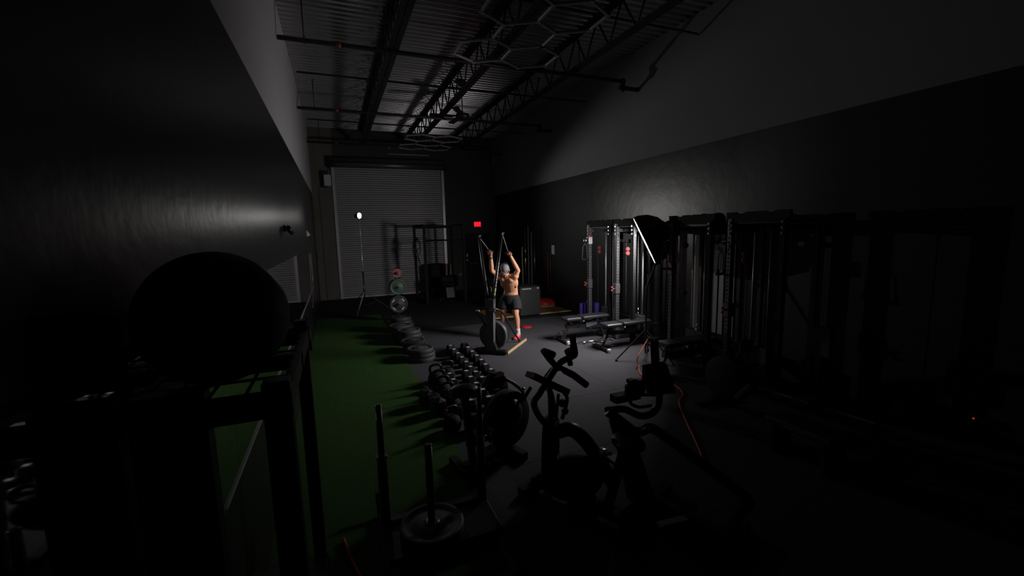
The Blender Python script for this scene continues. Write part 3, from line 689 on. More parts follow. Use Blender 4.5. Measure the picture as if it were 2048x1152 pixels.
# ---------------------------------------------------------------- ski trainer
u = Vector((.68, .733, 0)).normalized(); v = Vector((u.y, -u.x, 0)); e0 = Vector((2.46, 7.10, 0))
def E(a, b, z): return e0 + u * a + v * b + Vector((0, 0, z))
sk = thing('ski_trainer', 'black upright ski pulling machine the man trains on', 'exercise machine', e0)
ang = math.atan2(u.y, u.x)
dkq = Euler((0, 0, ang)).to_quaternion()
part('platform', MB().box(E(.50, 0, .022), (1.04, .60, .04), dkq, bev=.006), 'rubber_mat', sk, world=True)
part('platform_edge', MB().box(E(.50, .308, .024), (1.02, .016, .044), dkq), 'wood', sk, 'pale wooden edge', world=True)
part('base_foot', MB().box(E(-.03, 0, .05), (.10, .62, .07), dkq, bev=.015).prism([(-.13, 0), (.13, 0), (.07, .16), (-.07, .16)], E(-.07, 0, .07), v, (0, 0, 1), u, .10), 'steel', sk, world=True)
part('column', MB().loft([[E(a * .06 - .02, b * .075, .08) for a, b in ((1, 1), (-1, 1), (-1, -1), (1, -1))], [E(a * .05 - .01, b * .07, .62) for a, b in ((1, 1), (-1, 1), (-1, -1), (1, -1))], [E(a * .045, b * .085, .98) for a, b in ((1, 1), (-1, 1), (-1, -1), (1, -1))]], smooth=False), 'steel_grey', sk, world=True)
part('column_label', MB().box(E(-.0605, .03, .80), (.003, .07, .03), dkq), 'paper', sk, 'pale badge', world=True)
part('flywheel_housing', MB().lathe([(.05, -.09), (.235, -.09), (.262, -.07), (.268, 0), (.262, .07), (.235, .09), (.05, .09)], E(.15, 0, .315), u, 36), 'plastic', sk, world=True)
part('flywheel_rim', MB().lathe([(.240, -.0925), (.262, -.080), (.269, -.05), (.2715, -.05), (.265, -.085), (.240, -.097)], E(.15, 0, .315), u, 36), 'steel_grey', sk, 'shiny rim', world=True)
gl = MB()
for k in range(24):
    a = 2 * PI * k / 24; dv = v * math.cos(a) + Vector((0, 0, 1)) * math.sin(a)
    gl.bar(E(.15, 0, .315) - u * .093 + dv * .07, E(.15, 0, .315) - u * .093 + dv * .225, .008, .006, up=u)
part('vent_grille', gl, 'plastic', sk, world=True)['kind'] = 'stuff'
tipR, tipL = at(1004, 468, y=6.99), at(958, 473, y=7.33)
for nm, tip, b in (('right', tipR, .05), ('left', tipL, -.05)):
    part('arm', MB().tube([E(.0, b, .90), E(.02, b * 1.3, 1.05), tip], [.035, .03, .022], 10), 'steel', sk, world=True)
    part('tip_pulley', MB().lathe([(.006, -.014), (.034, -.014), (.026, 0), (.034, .014), (.006, .014)], tip + Vector((0, 0, -.01)), v, 14).bar(tip + Vector((-.02, -.02, .015)), tip + Vector((.04, .03, .015)), .03, .012), 'steel_grey', sk, world=True)
    part('drive_cord', MB().tube([tip + Vector((-.012, -.008, -.02)), E(.03, b * .7, .95)], .0055, 6), 'pvc', sk, 'pale cord', world=True)
pm = MB()
for k in range(11): 
    q = tipR.lerp(E(.0, .05, .90), .42 + k * .045); pm.box(q + Vector((.0, -.036, 0)), (.014, .006, .022))
part('scale_marks', pm, 'paper', sk, 'white printed scale', world=True)
pm = MB()
for k in range(2):
    q = tipR.lerp(E(.0, .05, .90), .80 + k * .055); pm.box(q + Vector((.0, -.038, 0)), (.022, .006, .03))
part('lime_marks', pm, 'lime', sk, 'lime green tabs', world=True)
part('monitor_arm', MB().tube([E(.03, 0, 1.0), E(.06, 0, 1.22)], .012, 8), 'steel', sk, world=True)
part('monitor', MB().box(E(.07, 0, 1.27), (.03, .13, .13), dkq, bev=.01), 'plastic', sk, world=True)
hp = smooth_path([at(972, 653, y=7.20), at(964, 638, y=7.15), at(956, 624, y=7.10), at(960, 619, y=7.10), at(985, 617, y=6.98), at(1003, 623, y=7.05), at(1014, 640, y=7.20), at(1026, 661, y=7.35), at(1041, 685, y=7.47)], 4)
part('brace_hoop', MB().tube(hp, .017, 8), 'steel', sk, world=True)
part('hoop_end', MB().ell(at(957, 622, y=7.09), (.025, .025, .022), n=10, m=6).ell(at(973, 655, y=7.20), (.02, .02, .02), n=8, m=6), 'chrome', sk, 'bright end caps', world=True)

# ---------------------------------------------------------------- the man
man = thing('person', 'shirtless man in grey cap and black shorts pulling both handles down', 'person', (3.12, 7.84, .042))
J = dict(
 pel=at(1021, 596, y=7.96), wai=at(1022, 580, y=7.94), che=at(1018, 563, y=7.87), nek=at(1014, 550, y=7.79),
 hd=at(1010.5, 540, y=7.71))
Zf = .042
fL, fR = Vector((3.24, 7.74, Zf)), Vector((2.985, 7.985, Zf))
fw = -u; lf = v
hipL = J['pel'] + lf * .095 + Vector((0, 0, -.02)); hipR = J['pel'] - lf * .095 + Vector((0, 0, -.02))
knL = (hipL * .47 + fL * .53) + fw * .03 + Vector((0, 0, .03)); knR = (hipR * .47 + fR * .53) + fw * .03 + Vector((0, 0, .03))
knL.z = .50; knR.z = .50
shL = J['nek'] + lf * .165 + Vector((0, 0, -.035)); shR = J['nek'] - lf * .165 + Vector((0, 0, -.035))
haL = at(1016.5, 503, y=7.52); haR = at(981, 503, y=7.66)
elL = at(1036, 541, y=7.62); elR = at(983.5, 541, y=7.72)
wrL = haL.lerp(elL, .24); wrR = haR.lerp(elR, .24)
bm = MB()
up3 = Vector((0, 0, 1))
def oval(c, a, b, ax, n=20):
    ax = ax.normalized(); s_ = (lf - ax * lf.dot(ax)).normalized(); f_ = s_.cross(ax).normalized()
    return [c + s_ * (a * math.cos(2 * PI * k / n)) + f_ * (b * math.sin(2 * PI * k / n)) for k in range(n)]
spine = [(J['pel'] + Vector((0, 0, -.10)), .150, .105), (J['pel'], .165, .115), (J['pel'].lerp(J['wai'], .6), .150, .10), (J['wai'], .140, .095), (J['wai'].lerp(J['che'], .5), .152, .105), (J['che'], .178, .120), (J['che'].lerp(J['nek'], .55), .185, .115), (J['nek'] + Vector((0, 0, -.03)), .14, .085), (J['nek'] + Vector((0, 0, .01)), .07, .065)]
rg = []
for i, (c, a, b) in enumerate(spine):
    axd = spine[min(i + 1, len(spine) - 1)][0] - spine[max(i - 1, 0)][0]; rg.append(oval(c, a, b, axd))
bm.loft(rg)
bm.tube([J['nek'] + Vector((0, 0, -.02)), J['nek'].lerp(J['hd'], .6)], [.066, .056], 14)
def limb(pts, rads): bm.tube(smooth_path(pts, 4), [rads[min(int(i / 4), len(rads) - 1)] * (1 - (i % 4) / 4) + rads[min(int(i / 4) + 1, len(rads) - 1)] * ((i % 4) / 4) for i in range((len(pts) - 1) * 4 + 1)], 14)
for hip, kn, ft in ((hipL, knL, fL), (hipR, knR, fR)):
    ank = ft + Vector((0, 0, .085)) - fw * .03
    limb([hip + Vector((0, 0, .03)), hip.lerp(kn, .35) + fw * .012, hip.lerp(kn, .75) + fw * .008, kn, kn.lerp(ank, .28) - fw * .018, kn.lerp(ank, .62) - fw * .006, ank], [.095, .092, .070, .058, .060, .046, .036])
    bm.tube([ank, ft + Vector((0, 0, .045)) + fw * .02, ft + Vector((0, 0, .03)) + fw * .13], [.04, .042, .03], 12)
    bm.ell(ft + Vector((0, 0, .03)) - fw * .05, (.034, .034, .03))
for sh_, el, wr, ha, sg in ((shL, elL, wrL, haL, 1), (shR, elR, wrR, haR, -1)):
    limb([sh_ - (sh_ - J['nek']) * .25 + Vector((0, 0, -.02)), sh_, sh_.lerp(el, .4), sh_.lerp(el, .8), el, el.lerp(wr, .3), el.lerp(wr, .7), wr], [.066, .064, .055, .045, .041, .043, .034, .027])
    bm.ell(sh_.lerp(el, .08) + up3 * .005, (.072, .072, .065))
    # hand: palm, four fingers wrapped round a handle, thumb
    ad = (ha - wr).normalized(); sd_ = (lf * sg - ad * ad.dot(lf * sg)).normalized(); nd = ad.cross(sd_).normalized()
    if nd.dot(fw) < 0: nd = -nd
    pc = wr + ad * .055
    bm.loft([oval(wr, .026, .022, ad, 12), oval(wr + ad * .03, .036, .02, ad, 12), oval(wr + ad * .075, .042, .018, ad, 12), oval(wr + ad * .092, .038, .014, ad, 12)])
    for k, ln in enumerate((.92, 1.0, .95, .8)):
        b0 = wr + ad * (.088 - .004 * abs(k - 1)) + sd_ * (.030 - .0205 * k)
        pts = [b0 - ad * .02, b0, b0 + (ad * .022 + nd * .022) * ln, b0 + (ad * .012 + nd * .046) * ln, b0 + (-ad * .014 + nd * .050) * ln, b0 + (-ad * .026 + nd * .034) * ln]
        bm.tube(pts, [.0095, .0098, .0092, .0086, .008, .0065], 8)
    tb = wr + ad * .03 - sd_ * -.032
    bm.tube([tb, tb + ad * .025 + sd_ * .014 + nd * .014, tb + ad * .048 + sd_ * .006 + nd * .034, tb + ad * .055 - sd_ * .012 + nd * .048], [.015, .0125, .0115, .008], 8)
# chest, lats, abdomen relief
for s_ in (1, -1):
    bm.ell(J['che'].lerp(J['nek'], .35) + lf * (.078 * s_) + fw * .075, (.078, .075, .060), dkq)
    bm.ell(J['che'].lerp(J['wai'], .1) + lf * (.135 * s_), (.05, .055, .11))
    for k in range(3): bm.ell(J['wai'].lerp(J['che'], .05 + k * .33) + lf * (.036 * s_) + fw * .083, (.030, .032, .026), dkq, 12, 8)
    bm.ell(J['nek'] + lf * (.09 * s_) + Vector((0, 0, -.01)), (.07, .06, .045))
# head bowed forward
hax = (up3 * .80 + fw * .45).normalized(); hq = Matrix((lf, -(lf.cross(hax)), hax)).transposed()
if (hq @ Vector((0, 1, 0))).dot(fw) < 0: hq = Matrix((lf, lf.cross(hax), hax)).transposed()
hqq = hq.to_quaternion()
fdir = hq @ Vector((0, 1, 0))
H0 = J['hd']
# face points to the chest-forward side of the tilted head
fdir = (fw - hax * fw.dot(hax)).normalized()
hM = Matrix((lf, fdir, hax)).transposed(); hQ = hM.to_quaternion()
def HP(x, y, z): return H0 + lf * x + fdir * y + hax * z
bm.ell(HP(0, -.01, .015), (.076, .098, .105), hQ, 20, 14)
bm.ell(HP(0, .030, -.055), (.056, .060, .062), hQ, 16, 10)
bm.tube([HP(0, .085, .02), HP(0, .108, -.018), HP(0, .098, -.03)], [.008, .014, .010], 8)
bm.ell(HP(0, .082, .030), (.05, .016, .012), hQ, 12, 8)
bm.ell(HP(0, .084, -.062), (.026, .010, .010), hQ, 12, 6); bm.ell(HP(0, .076, -.098), (.022, .016, .016), hQ, 12, 6)
for s_ in (1, -1): bm.ell(HP(.077 * s_, -.012, -.002), (.012, .020, .032), hQ, 10, 8)
ob = part('body', bm, 'skin', man, world=True)
rm = ob.modifiers.new('fuse', 'REMESH'); rm.mode = 'VOXEL'; rm.voxel_size = .0062; rm.use_smooth_shade = True
smm = ob.modifiers.new('soften', 'SMOOTH'); smm.iterations = 3; smm.factor = .5
dg = bpy.context.evaluated_depsgraph_get(); newme = bpy.data.meshes.new_from_object(ob.evaluated_get(dg)); old = ob.data
ob.modifiers.clear(); ob.data = newme; bpy.data.meshes.remove(old); newme.name = 'body'
ob.data.materials.clear(); ob.data.materials.append(M['skin'])
for p_ in ob.data.polygons: p_.use_smooth = True
eyes = MB()
for s_ in (1, -1): eyes.ell(HP(.031 * s_, .083, .008), (.013, .008, .009), hQ, 10, 6)
part('eyes', eyes, 'white', man, world=True)
part('hair', MB().loft([[HP(r_ * math.cos(a) , -.012 + r_ * 1.22 * math.sin(a), z_) for a in [2 * PI * k / 20 for k in range(20)]] for r_, z_ in ((.079, -.04), (.082, .0), (.081, .04))], cap=False), 'hair', man, 'short dark hair below the cap', world=True)
cp = MB(); rs = []
for r_, z_ in ((.084, .018), (.087, .05), (.082, .085), (.066, .112), (.040, .128), (.008, .134)):
    rs.append([HP(r_ * math.cos(2 * PI * k / 24), -.010 + r_ * 1.25 * math.sin(2 * PI * k / 24), z_) for k in range(24)])
cp.loft(rs)
capo = part('cap', cp, 'cap', man, 'grey cap', world=True)
bl = MB(); n_ = 12
inner = [HP(.078 * math.cos(PI * k / n_), .088 * math.sin(PI * k / n_), .026) for k in range(n_ + 1)]
outer = [HP(.072 * math.cos(PI * k / n_), .040 + .125 * math.sin(PI * k / n_) , .012 - .012 * math.sin(PI * k / n_)) for k in range(n_ + 1)]
lo = [q - hax * .006 for q in outer]; li = [q - hax * .006 for q in inner]
bl.loft([[a_, b_, c_, d_] for a_, b_, c_, d_ in zip(inner, outer, lo, li)], smooth=True)
part('cap_bill', bl, 'cap', capo, world=True)
# shorts
so = MB()
rg = [oval(J['pel'] + up3 * .075, .172, .128, up3), oval(J['pel'] + up3 * .03, .188, .142, up3), oval(J['pel'] - up3 * .05, .200, .150, up3), oval(J['pel'] - up3 * .11, .202, .150, up3)]
so.loft(rg)
for hip, kn in ((hipL, knL), (hipR, knR)):
    ax_ = kn - hip; rgs = []
    out_ = (hip - J['pel']).normalized()
    for t_, a_, b_ in ((.0, .105, .125), (.25, .115, .128), (.5, .118, .122), (.66, .118, .120)):
        rgs.append(oval(hip.lerp(kn, t_) + out_ * .012 + up3 * .0, a_, b_, -ax_, 20))
    so.loft(rgs)
sho = part('shorts', so, 'shorts', man, 'loose black shorts', world=True)
rm = sho.modifiers.new('fuse', 'REMESH'); rm.mode = 'VOXEL'; rm.voxel_size = .011
smm = sho.modifiers.new('soften', 'SMOOTH'); smm.iterations = 4
dg = bpy.context.evaluated_depsgraph_get(); nm_ = bpy.data.meshes.new_from_object(sho.evaluated_get(dg)); old = sho.data
sho.modifiers.clear(); sho.data = nm_; bpy.data.meshes.remove(old); sho.data.materials.clear(); sho.data.materials.append(M['shorts'])
for p_ in sho.data.polygons: p_.use_smooth = True
for ft, kn in ((fL, knL), (fR, knR)):
    ank = ft + Vector((0, 0, .085)) - fw * .03
    part('sock', MB().tube([ft + Vector((0, 0, .06)) - fw * .022, ank, ank.lerp(kn, .16), ank.lerp(kn, .27)], [.046, .042, .043, .048], 16), 'sock', man, 'white crew sock', world=True)
    sx = u.cross(up3)
    def sec(a_, hw, hz, z0, n=14): return [ft - u * a_ + v * (hw * math.cos(2 * PI * k / n)) + up3 * (z0 + hz * (.5 + .5 * math.sin(2 * PI * k / n))) for k in range(n)]
    shm = MB().loft([sec(-.095, .02, .05, .012), sec(-.085, .034, .085, .006), sec(-.05, .042, .10, .004), sec(.0, .044, .085, .004), sec(.06, .048, .062, .004), sec(.12, .050, .048, .004), sec(.165, .042, .038, .004), sec(.185, .02, .02, .008)])
    so_ = part('shoe', shm, 'shoe', man, 'bright red shoe', world=True)
    part('sole', MB().loft([sec(-.10, .03, .012, -.001), sec(-.05, .046, .014, -.001), sec(.05, .050, .014, -.001), sec(.13, .052, .014, -.001), sec(.19, .022, .012, -.001)]), 'red', so_, world=True)
for wr, el in ((wrR, elR), (wrL, elL)):
    a_ = (el - wr).normalized()
    if wr is wrR: part('wristband', MB().lathe([(.031, -.02), (.036, -.02), (.037, .02), (.032, .02)], wr + a_ * .03, a_, 16), 'strap', man, 'dark wristband', world=True)
# handles and cords in the hands
for ha, wr, tip in ((haL, wrL, tipR), (haR, wrR, tipL)):
    ad = (ha - wr).normalized(); nd = (fw - ad * ad.dot(fw)).normalized(); cc = wr + ad * .092 + nd * .026
    gp = part('pull_grip', MB().cyl(cc - v * .065, cc + v * .065, .0135, 10), 'foam', sk, 'black pull grip held in his hand', world=True)
    part('grip_loop', MB().tube([cc - v * .06, cc + (tip - cc).normalized() * .08, cc + v * .06], .005, 6), 'strap', gp, world=True)
    part('pull_cord', MB().tube([cc + (tip - cc).normalized() * .08, tip + Vector((.02, .015, -.03))], .0055, 6), 'pvc', sk, 'pale taut cord', world=True)
# red things on the floor beyond him
tag(part('agility_disc', MB().lathe([(.03, 0), (.13, 0), (.12, .012), (.05, .03), (.03, .03)], (3.86, 8.72, .001), n=20), 'red'), 'flat red marker disc on the floor behind the man', 'disc')

# ---------------------------------------------------------------- back right corner
pl = thing('lifting_platform', 'yellow plywood lifting platform on the floor behind the man', 'platform', (0, 0, 0))
for k, (x0, x1) in enumerate(((3.45, 4.57), (4.585, 5.70))):
    part('plywood_sheet', MB().box(((x0 + x1) / 2, 10.55, .012), (x1 - x0, 1.22, .022), bev=.003), 'wood_plat', pl)
part('platform_frame', MB().box((4.575, 9.93, .014), (2.28, .018, .026)).box((4.575, 11.17, .014), (2.28, .018, .026)), 'wood', pl)
bx = thing('plyo_box', 'large charcoal soft jump box behind the man', 'box', (4.46, 10.1, .024), 0)
part('box_body', MB().box((0, 0, .37), (.58, .62, .74), bev=.02), 'box_vinyl', bx)
lm = MB()
for k in range(7): lm.box((-.20 + k * .036, -.312, .685), (.022, .003, .034 if k % 2 else .03))
lm.lathe([(.004, 0), (.024, 0), (.024, .003), (.004, .003)], (.21, -.3105, .69), (0, -1, 0), 14)
part('printed_mark', lm, 'paper', bx, 'pale printed mark')
part('seam', MB().box((0, -.3105, .60), (.55, .003, .008)), 'plastic', bx)
bo = thing('balance_dome', 'red balance dome on a tan base at the far end of the plywood platform', 'balance dome', (5.36, 10.83, 0.0235))
part('dome', MB().lathe([(.30, .06), (.31, .09), (.26, .17), (.16, .22), (.02, .235)], n=28), 'red', bo)
part('dome_base', MB().lathe([(.24, 0), (.29, .01), (.305, .05), (.30, .07), (.02, .07)], n=28), 'tan', bo, 'tan base')
# sticks leaning in the corner
hold = thing('bar_holder', 'black floor holder for the upright bars near the right wall', 'holder', (5.32, 11.75, 0))
part('holder_base', MB().box((0, 0, .03), (.56, .26, .06), bev=.01), 'steel', hold)
for k in range(5): part('holder_sleeve', MB().lathe([(.034, .05), (.034, .34), (.027, .34), (.027, .06)], (-.2 + k * .10, 0, 0), n=14), 'steel', hold)
for (x, y, z1, rr, m, lab) in ((5.12, 11.75, 1.62, .018, 'bamboo', 'short yellowish stick, leftmost of the upright bars'), (5.22, 11.75, 2.20, .014, 'chrome', 'shiny steel bar with a thick sleeve, second of the upright bars'), (5.32, 11.75, 2.22, .014, 'pvc', 'slim grey bar in the middle of the upright bars'), (5.42, 11.75, 2.05, .022, 'pvc', 'thick dull grey stick, fourth of the upright bars'), (5.52, 11.75, 2.20, .012, 'chrome', 'thin shiny bar standing apart, nearest the right wall')):
    t = thing('upright_bar', lab, 'bar', (x, y, .065), 0, 'upright bars near the right wall')
    part('shaft', MB().cyl((0, 0, 0), (.0, 0, z1), rr, 10), m, t)
    if m == 'chrome' and rr > .013: part('sleeve', MB().cyl((0, 0, 1.30), (0, 0, 1.68), .024, 12), m, t)
for k, (x, m, lab) in enumerate(((5.71, 'red_dull', 'dark red band hanging on the right wall'), (5.71, 'plate_green', 'dark green band hanging on the right wall'))):
    t = part('resistance_band', MB().tube([(x, 11.25 - k * .16, 1.50), (x, 11.25 - k * .16, .35)], .018, 8, flat=.4), m); tag(t, lab, 'band', 'bands hanging on the right wall')
# squat rack near the door
rk = thing('squat_rack', 'dark squat rack with pull-up bars in front of the roll-up door', 'rack', (0, 0, 0))
for (x, y) in ((2.50, 13.05), (3.65, 12.85), (2.42, 14.30), (3.62, 14.20)):
    m_ = MB(); m_.box((x, y, 1.21), (.075, .075, 2.40)); part('upright', m_, 'matte', rk)
for (z, r_) in ((2.36, .018), (1.93, .024)): part('crossbar', MB().cyl((2.50, 13.05, z), (3.65, 12.85, z), r_, 10), 'matte', rk)
for xy in (((2.50, 13.05), (2.42, 14.30)), ((3.65, 12.85), (3.62, 14.20))):
    part('base_rail', MB().bar((*xy[0], .04), (*xy[1], .04), .075, .075), 'matte', rk); part('top_rail', MB().bar((*xy[0], 2.38), (*xy[1], 2.38), .06, .06), 'matte', rk)
part('rear_crossbar', MB().bar((2.42, 14.30, 2.34), (3.62, 14.20, 2.34), .06, .06), 'matte', rk)
hg = thing('hanging_bands', 'tangle of dark bands hung on the rack by the roll-up door', 'bands', (2.42, 14.22, 2.02))
for k in range(5):
    a = k * .9; pp = [(.05 * math.cos(a), -.05, .0), (.05 * math.cos(a) + random.uniform(-.12, .12), -.07 - .01 * k, -.25 - .05 * k), (random.uniform(-.05, .12), -.07 - .01 * k, -.45 - .10 * k), (random.uniform(-.1, .05), -.07, -.25), (.05 * math.cos(a) + .02, -.05, 0)]
    part('band', MB().tube(smooth_path(pp, 4), .022, 6, flat=.5), 'rubber', hg)
# wooden boxes and roller bench right of the door
for (x, y, sx, sy, z0, h, m, lab) in ((3.20, 14.85, .45, .5, 0.0, 1.10, 'matte', 'tall black padded box before the foot of the roll-up door'), (3.60, 14.80, .28, .5, 0.55, .52, 'wood_box', 'brown plywood box perched higher, right of the tall black box'), (3.62, 14.80, .34, .5, 0.0, .55, 'matte', 'low black box carrying the brown plywood box')):
    t = thing('jump_box', lab, 'box', (x, y, z0), 0)
    part('box_body', MB().box((0, 0, h / 2), (sx, sy, h - .002), bev=.012), m, t)
    part('grip_slot', MB().box((0, -sy / 2 - .001, h * .8), (.10, .004, .03)), 'hole', t)
gb = thing('roller_bench', 'black back-extension bench with a grey foot plate by the rack', 'bench', (3.30, 13.75, 0))
part('bench_pad', MB().box((.05, 0, .66), (.62, .40, .22), bev=.06), 'matte', gb)
part('bench_frame', MB().bar((0, 0, .08), (0, 0, .58), .08, .08).box((0, 0, .04), (.7, .07, .07)).box((-.3, 0, .04), (.07, .6, .07)), 'matte', gb)
part('foot_plate', MB().prism([(-.13, 0), (.13, 0), (.13, .34), (-.13, .34)], (.05, -.26, .08), (1, 0, 0), (0, .35, .94), (0, 1, 0), .012), 'steel_grey', gb, 'grey foot plate')
part('roller', MB().cyl((-.2, -.2, .50), (.3, -.2, .50), .06, 14), 'matte', gb)
part('roller_cap', MB().lathe([(.015, 0), (.05, 0), (.05, .01), (.015, .01)], (.42, -.12, .80), (0, -1, 0), 14).cyl((.42, -.12, .80), (.30, -.05, .72), .015, 8), 'strap', gb)

# ---------------------------------------------------------------- foreground: air bike
def cyl_disc(m, c, ax_, r_, th): m.lathe([(.02, -th / 2), (r_ - .02, -th / 2), (r_, -th / 2 + .02), (r_, th / 2 - .02), (r_ - .02, th / 2), (.02, th / 2)], c, ax_, 32)
Ya = 2.95
ab = thing('exercise_bike', 'black exercise bike with bent push arms and crossed grips in the middle foreground', 'exercise bike', (1.60, 2.85, 0))
P = lambda px, py, y=Ya: at(px, py, y=y)
part('push_arm', MB().tube(smooth_path([P(1145, 690), P(1150, 708), P(1140, 715), P(1120, 726), P(1098, 757), P(1079, 787), P(1068, 806), P(1078, 832), P(1112, 872)], 4), .026, 10), 'steel', ab, world=True)
part('push_arm', MB().tube(smooth_path([P(1172, 768, 3.08), P(1146, 750, 3.08), P(1118, 735, 3.06), P(1098, 748, 3.05), P(1094, 765, 3.05), P(1104, 800, 3.05), P(1112, 868, 3.02)], 4), .026, 10), 'steel', ab, world=True)
part('arm_grip', MB().tube([P(1145, 670), P(1146, 682), P(1150, 706)], .026, 12), 'foam', ab, world=True)
part('arm_grip', MB().tube([P(1173, 770, 3.08), P(1148, 751, 3.08), P(1128, 740, 3.08)], .030, 12), 'foam', ab, world=True)
part('cross_grip', MB().tube([P(1086, 700), P(1098, 716), P(1112, 733), P(1118, 738)], [.025, .028, .024, .022], 12).tube([P(1092, 704), P(1108, 710)], .028, 12), 'foam', ab, world=True)
part('hand_stop', MB().cyl(P(1136, 700), P(1142, 712), .034, 14).cyl(P(1138, 716), P(1141, 730), .022, 12), 'foam', ab, world=True)
c0_, c1_ = P(1060, 749, 2.86), P(1130, 782, 2.86); cv_ = ((c0_ + c1_) / 2 - Vector((0, 0, CAM_H))).normalized()
part('console', MB().bar(c0_, c1_, .13, .042, up=(c1_ - c0_).cross(cv_ + Vector((0, 0, -.10)))), 'plastic', ab, world=True)
part('console_bracket', MB().tube(smooth_path([P(1126, 783), P(1134, 795), P(1131, 815), P(1124, 838)], 3), .016, 8), 'steel', ab, world=True)
part('head_post', MB().tube([P(1099, 772), P(1104, 885)], .021, 10).tube([P(1117, 788), P(1109, 868)], .013, 8), 'steel', ab, world=True)
part('knob', MB().ell(P(1130, 822), (.03, .03, .03), n=12, m=8).box(P(1124, 806), (.05, .05, .06), bev=.01), 'plastic', ab, world=True)
part('down_tube', MB().tube(smooth_path([P(1112, 866), P(1140, 858, 2.88), P(1168, 878, 2.82), P(1196, 918, 2.75), P(1226, 968, 2.65)], 4), [.06, .065, .07, .07, .07, .07, .07, .07, .07, .07, .07, .07, .07, .07, .07, .07, .065][:17], 12, flat=.8), 'steel', ab, world=True)
part('drive_shroud', MB().ell(P(1150, 955, 2.80), (.30, .10, .19), Euler((0, .35, .1)).to_quaternion(), 24, 14), 'matte', ab, world=True)
fwm = MB(); cyl_disc(fwm, (1.52, 2.98, .34), (.85, -.5, 0), .30, .12)
part('fan_wheel', fwm, 'matte', ab, world=True)
gr = MB()
for k in range(20):
    a = 2 * PI * k / 20; e1 = Vector((.5, .85, 0)).normalized(); dv = e1 * math.cos(a) + up3 * math.sin(a); c_ = Vector((1.52, 2.98, .34)) + Vector((.85, -.5, 0)).normalized() * .062
    gr.tube([c_ + dv * .05, c_ + dv * .27], .004, 5)
part('fan_guard', gr, 'steel', ab, world=True)['kind'] = 'stuff'
part('frame_rail', MB().bar((1.42, 3.11, .07), (1.83, 2.30, .07), .08, .07), 'matte', ab, world=True)
for q0_, q1_ in (((1.26, 3.02, .04), (1.60, 3.20, .04)), ((1.66, 2.22, .04), (1.98, 2.40, .04))): part('stabiliser', MB().bar(q0_, q1_, .07, .06), 'matte', ab, world=True)
part('chain_cover', MB().lathe([(.02, -.03), (.066, -.03), (.072, -.01), (.06, .015), (.02, .03)], P(1210, 908, 2.72), (.25, -.3, .92), 24), 'chrome', ab, 'shiny cover', world=True)
part('seat_post', MB().bar((1.74, 2.50, .1), (1.80, 2.38, .62), .05, .06), 'steel', ab, world=True)
part('saddle', MB().ell((1.81, 2.36, .66), (.11, .14, .05), n=16, m=8), 'pad', ab, world=True)
for s_, z_ in ((-1, .22), (1, .38)): part('pedal', MB().bar(Vector((1.72, 2.72, .30)) + Vector((.85, -.5, 0)) * .09 * s_, Vector((1.72, 2.72, z_)) + Vector((.85, -.5, 0)) * .16 * s_, .03, .02).box(Vector((1.72, 2.72, z_)) + Vector((.85, -.5, 0)) * .20 * s_, (.09, .10, .025)), 'plastic', ab, world=True)

# ---------------------------------------------------------------- foreground: stepper / treadmill with curved bars
Yd = 2.5
tm = thing('elliptical_trainer', 'black elliptical trainer with a tall hooked handlebar and a long side arm', 'exercise machine', (2.3, 2.3, 0))
D = lambda px, py, y=Yd: at(px, py, y=y)
part('hook_bar', MB().tube(smooth_path([D(1309, 692), D(1312, 735), D(1317, 775), D(1318, 805), D(1305, 826), D(1282, 832), D(1262, 824), D(1245, 818), D(1213, 821)], 4), [.026] * 33, 12), 'steel', tm, world=True)
part('hook_grip', MB().tube([D(1308.5, 682), D(1309, 692), D(1311, 728)], .031, 12), 'foam', tm, world=True)
part('grip_loop', MB().tube(smooth_path([D(1310, 790, 2.56), D(1284, 790, 2.56), D(1264, 796, 2.56), D(1262, 807, 2.56), D(1278, 814, 2.56), D(1302, 811, 2.56)], 4), .013, 8), 'steel_grey', tm, world=True)
part('console', MB().prism([(0, 0), (.20, .0), (.37, -.30), (.10, -.27), (.03, -.15)], D(1293, 737, 2.58), (1, 0, .02), (0, -.25, .97), (0, 1, .25), .05), 'plastic', tm, world=True)
part('device_rest', MB().box(D(1270, 779, 2.62), (.17, .06, .11), bev=.015).box(D(1262, 762, 2.62), (.05, .05, .03)).box(D(1280, 762, 2.62), (.06, .05, .03)), 'plastic', tm, world=True)
part('side_pad', MB().bar(D(1226, 798, 2.62), D(1275, 788, 2.62), .08, .055), 'pad', tm, world=True)
part('head_beam', MB().tube([D(1214, 822), D(1238, 840, 2.46), D(1266, 862, 2.40)], .036, 12), 'steel', tm, world=True)
rl = [at(1266, 862, y=2.40), at(1284, 863, y=2.36), at(1302, 856, y=2.30), at(1340, 880, y=2.20), at(1400, 925, y=2.05), at(1450, 962, y=1.92), at(1500, 1000, y=1.78)]
part('side_arm', MB().tube(smooth_path(rl, 4), .033, 12), 'steel', tm, world=True)
part('mast', MB().loft([[D(1237, 842, 2.46) + Vector((a, b, 0)) for a, b in ((.05, .05), (-.05, .05), (-.05, -.05), (.05, -.05))], [at(1262, 920, y=2.52) + Vector((a, b, 0)) for a, b in ((.065, .06), (-.065, .06), (-.065, -.06), (.065, -.06))], [at(1283, 1000, z=.06) + Vector((a, b, 0)) for a, b in ((.08, .08), (-.08, .08), (-.08, -.08), (.08, -.08))]], smooth=False), 'steel', tm, world=True)
b0, b1 = at(1290, 990, z=.07), at(1462, 1078, z=.07)
part('base_rail', MB().bar(b0, b1, .08, .07), 'matte', tm, world=True)
pr_ = Vector((b1.y - b0.y, b0.x - b1.x, 0)).normalized()
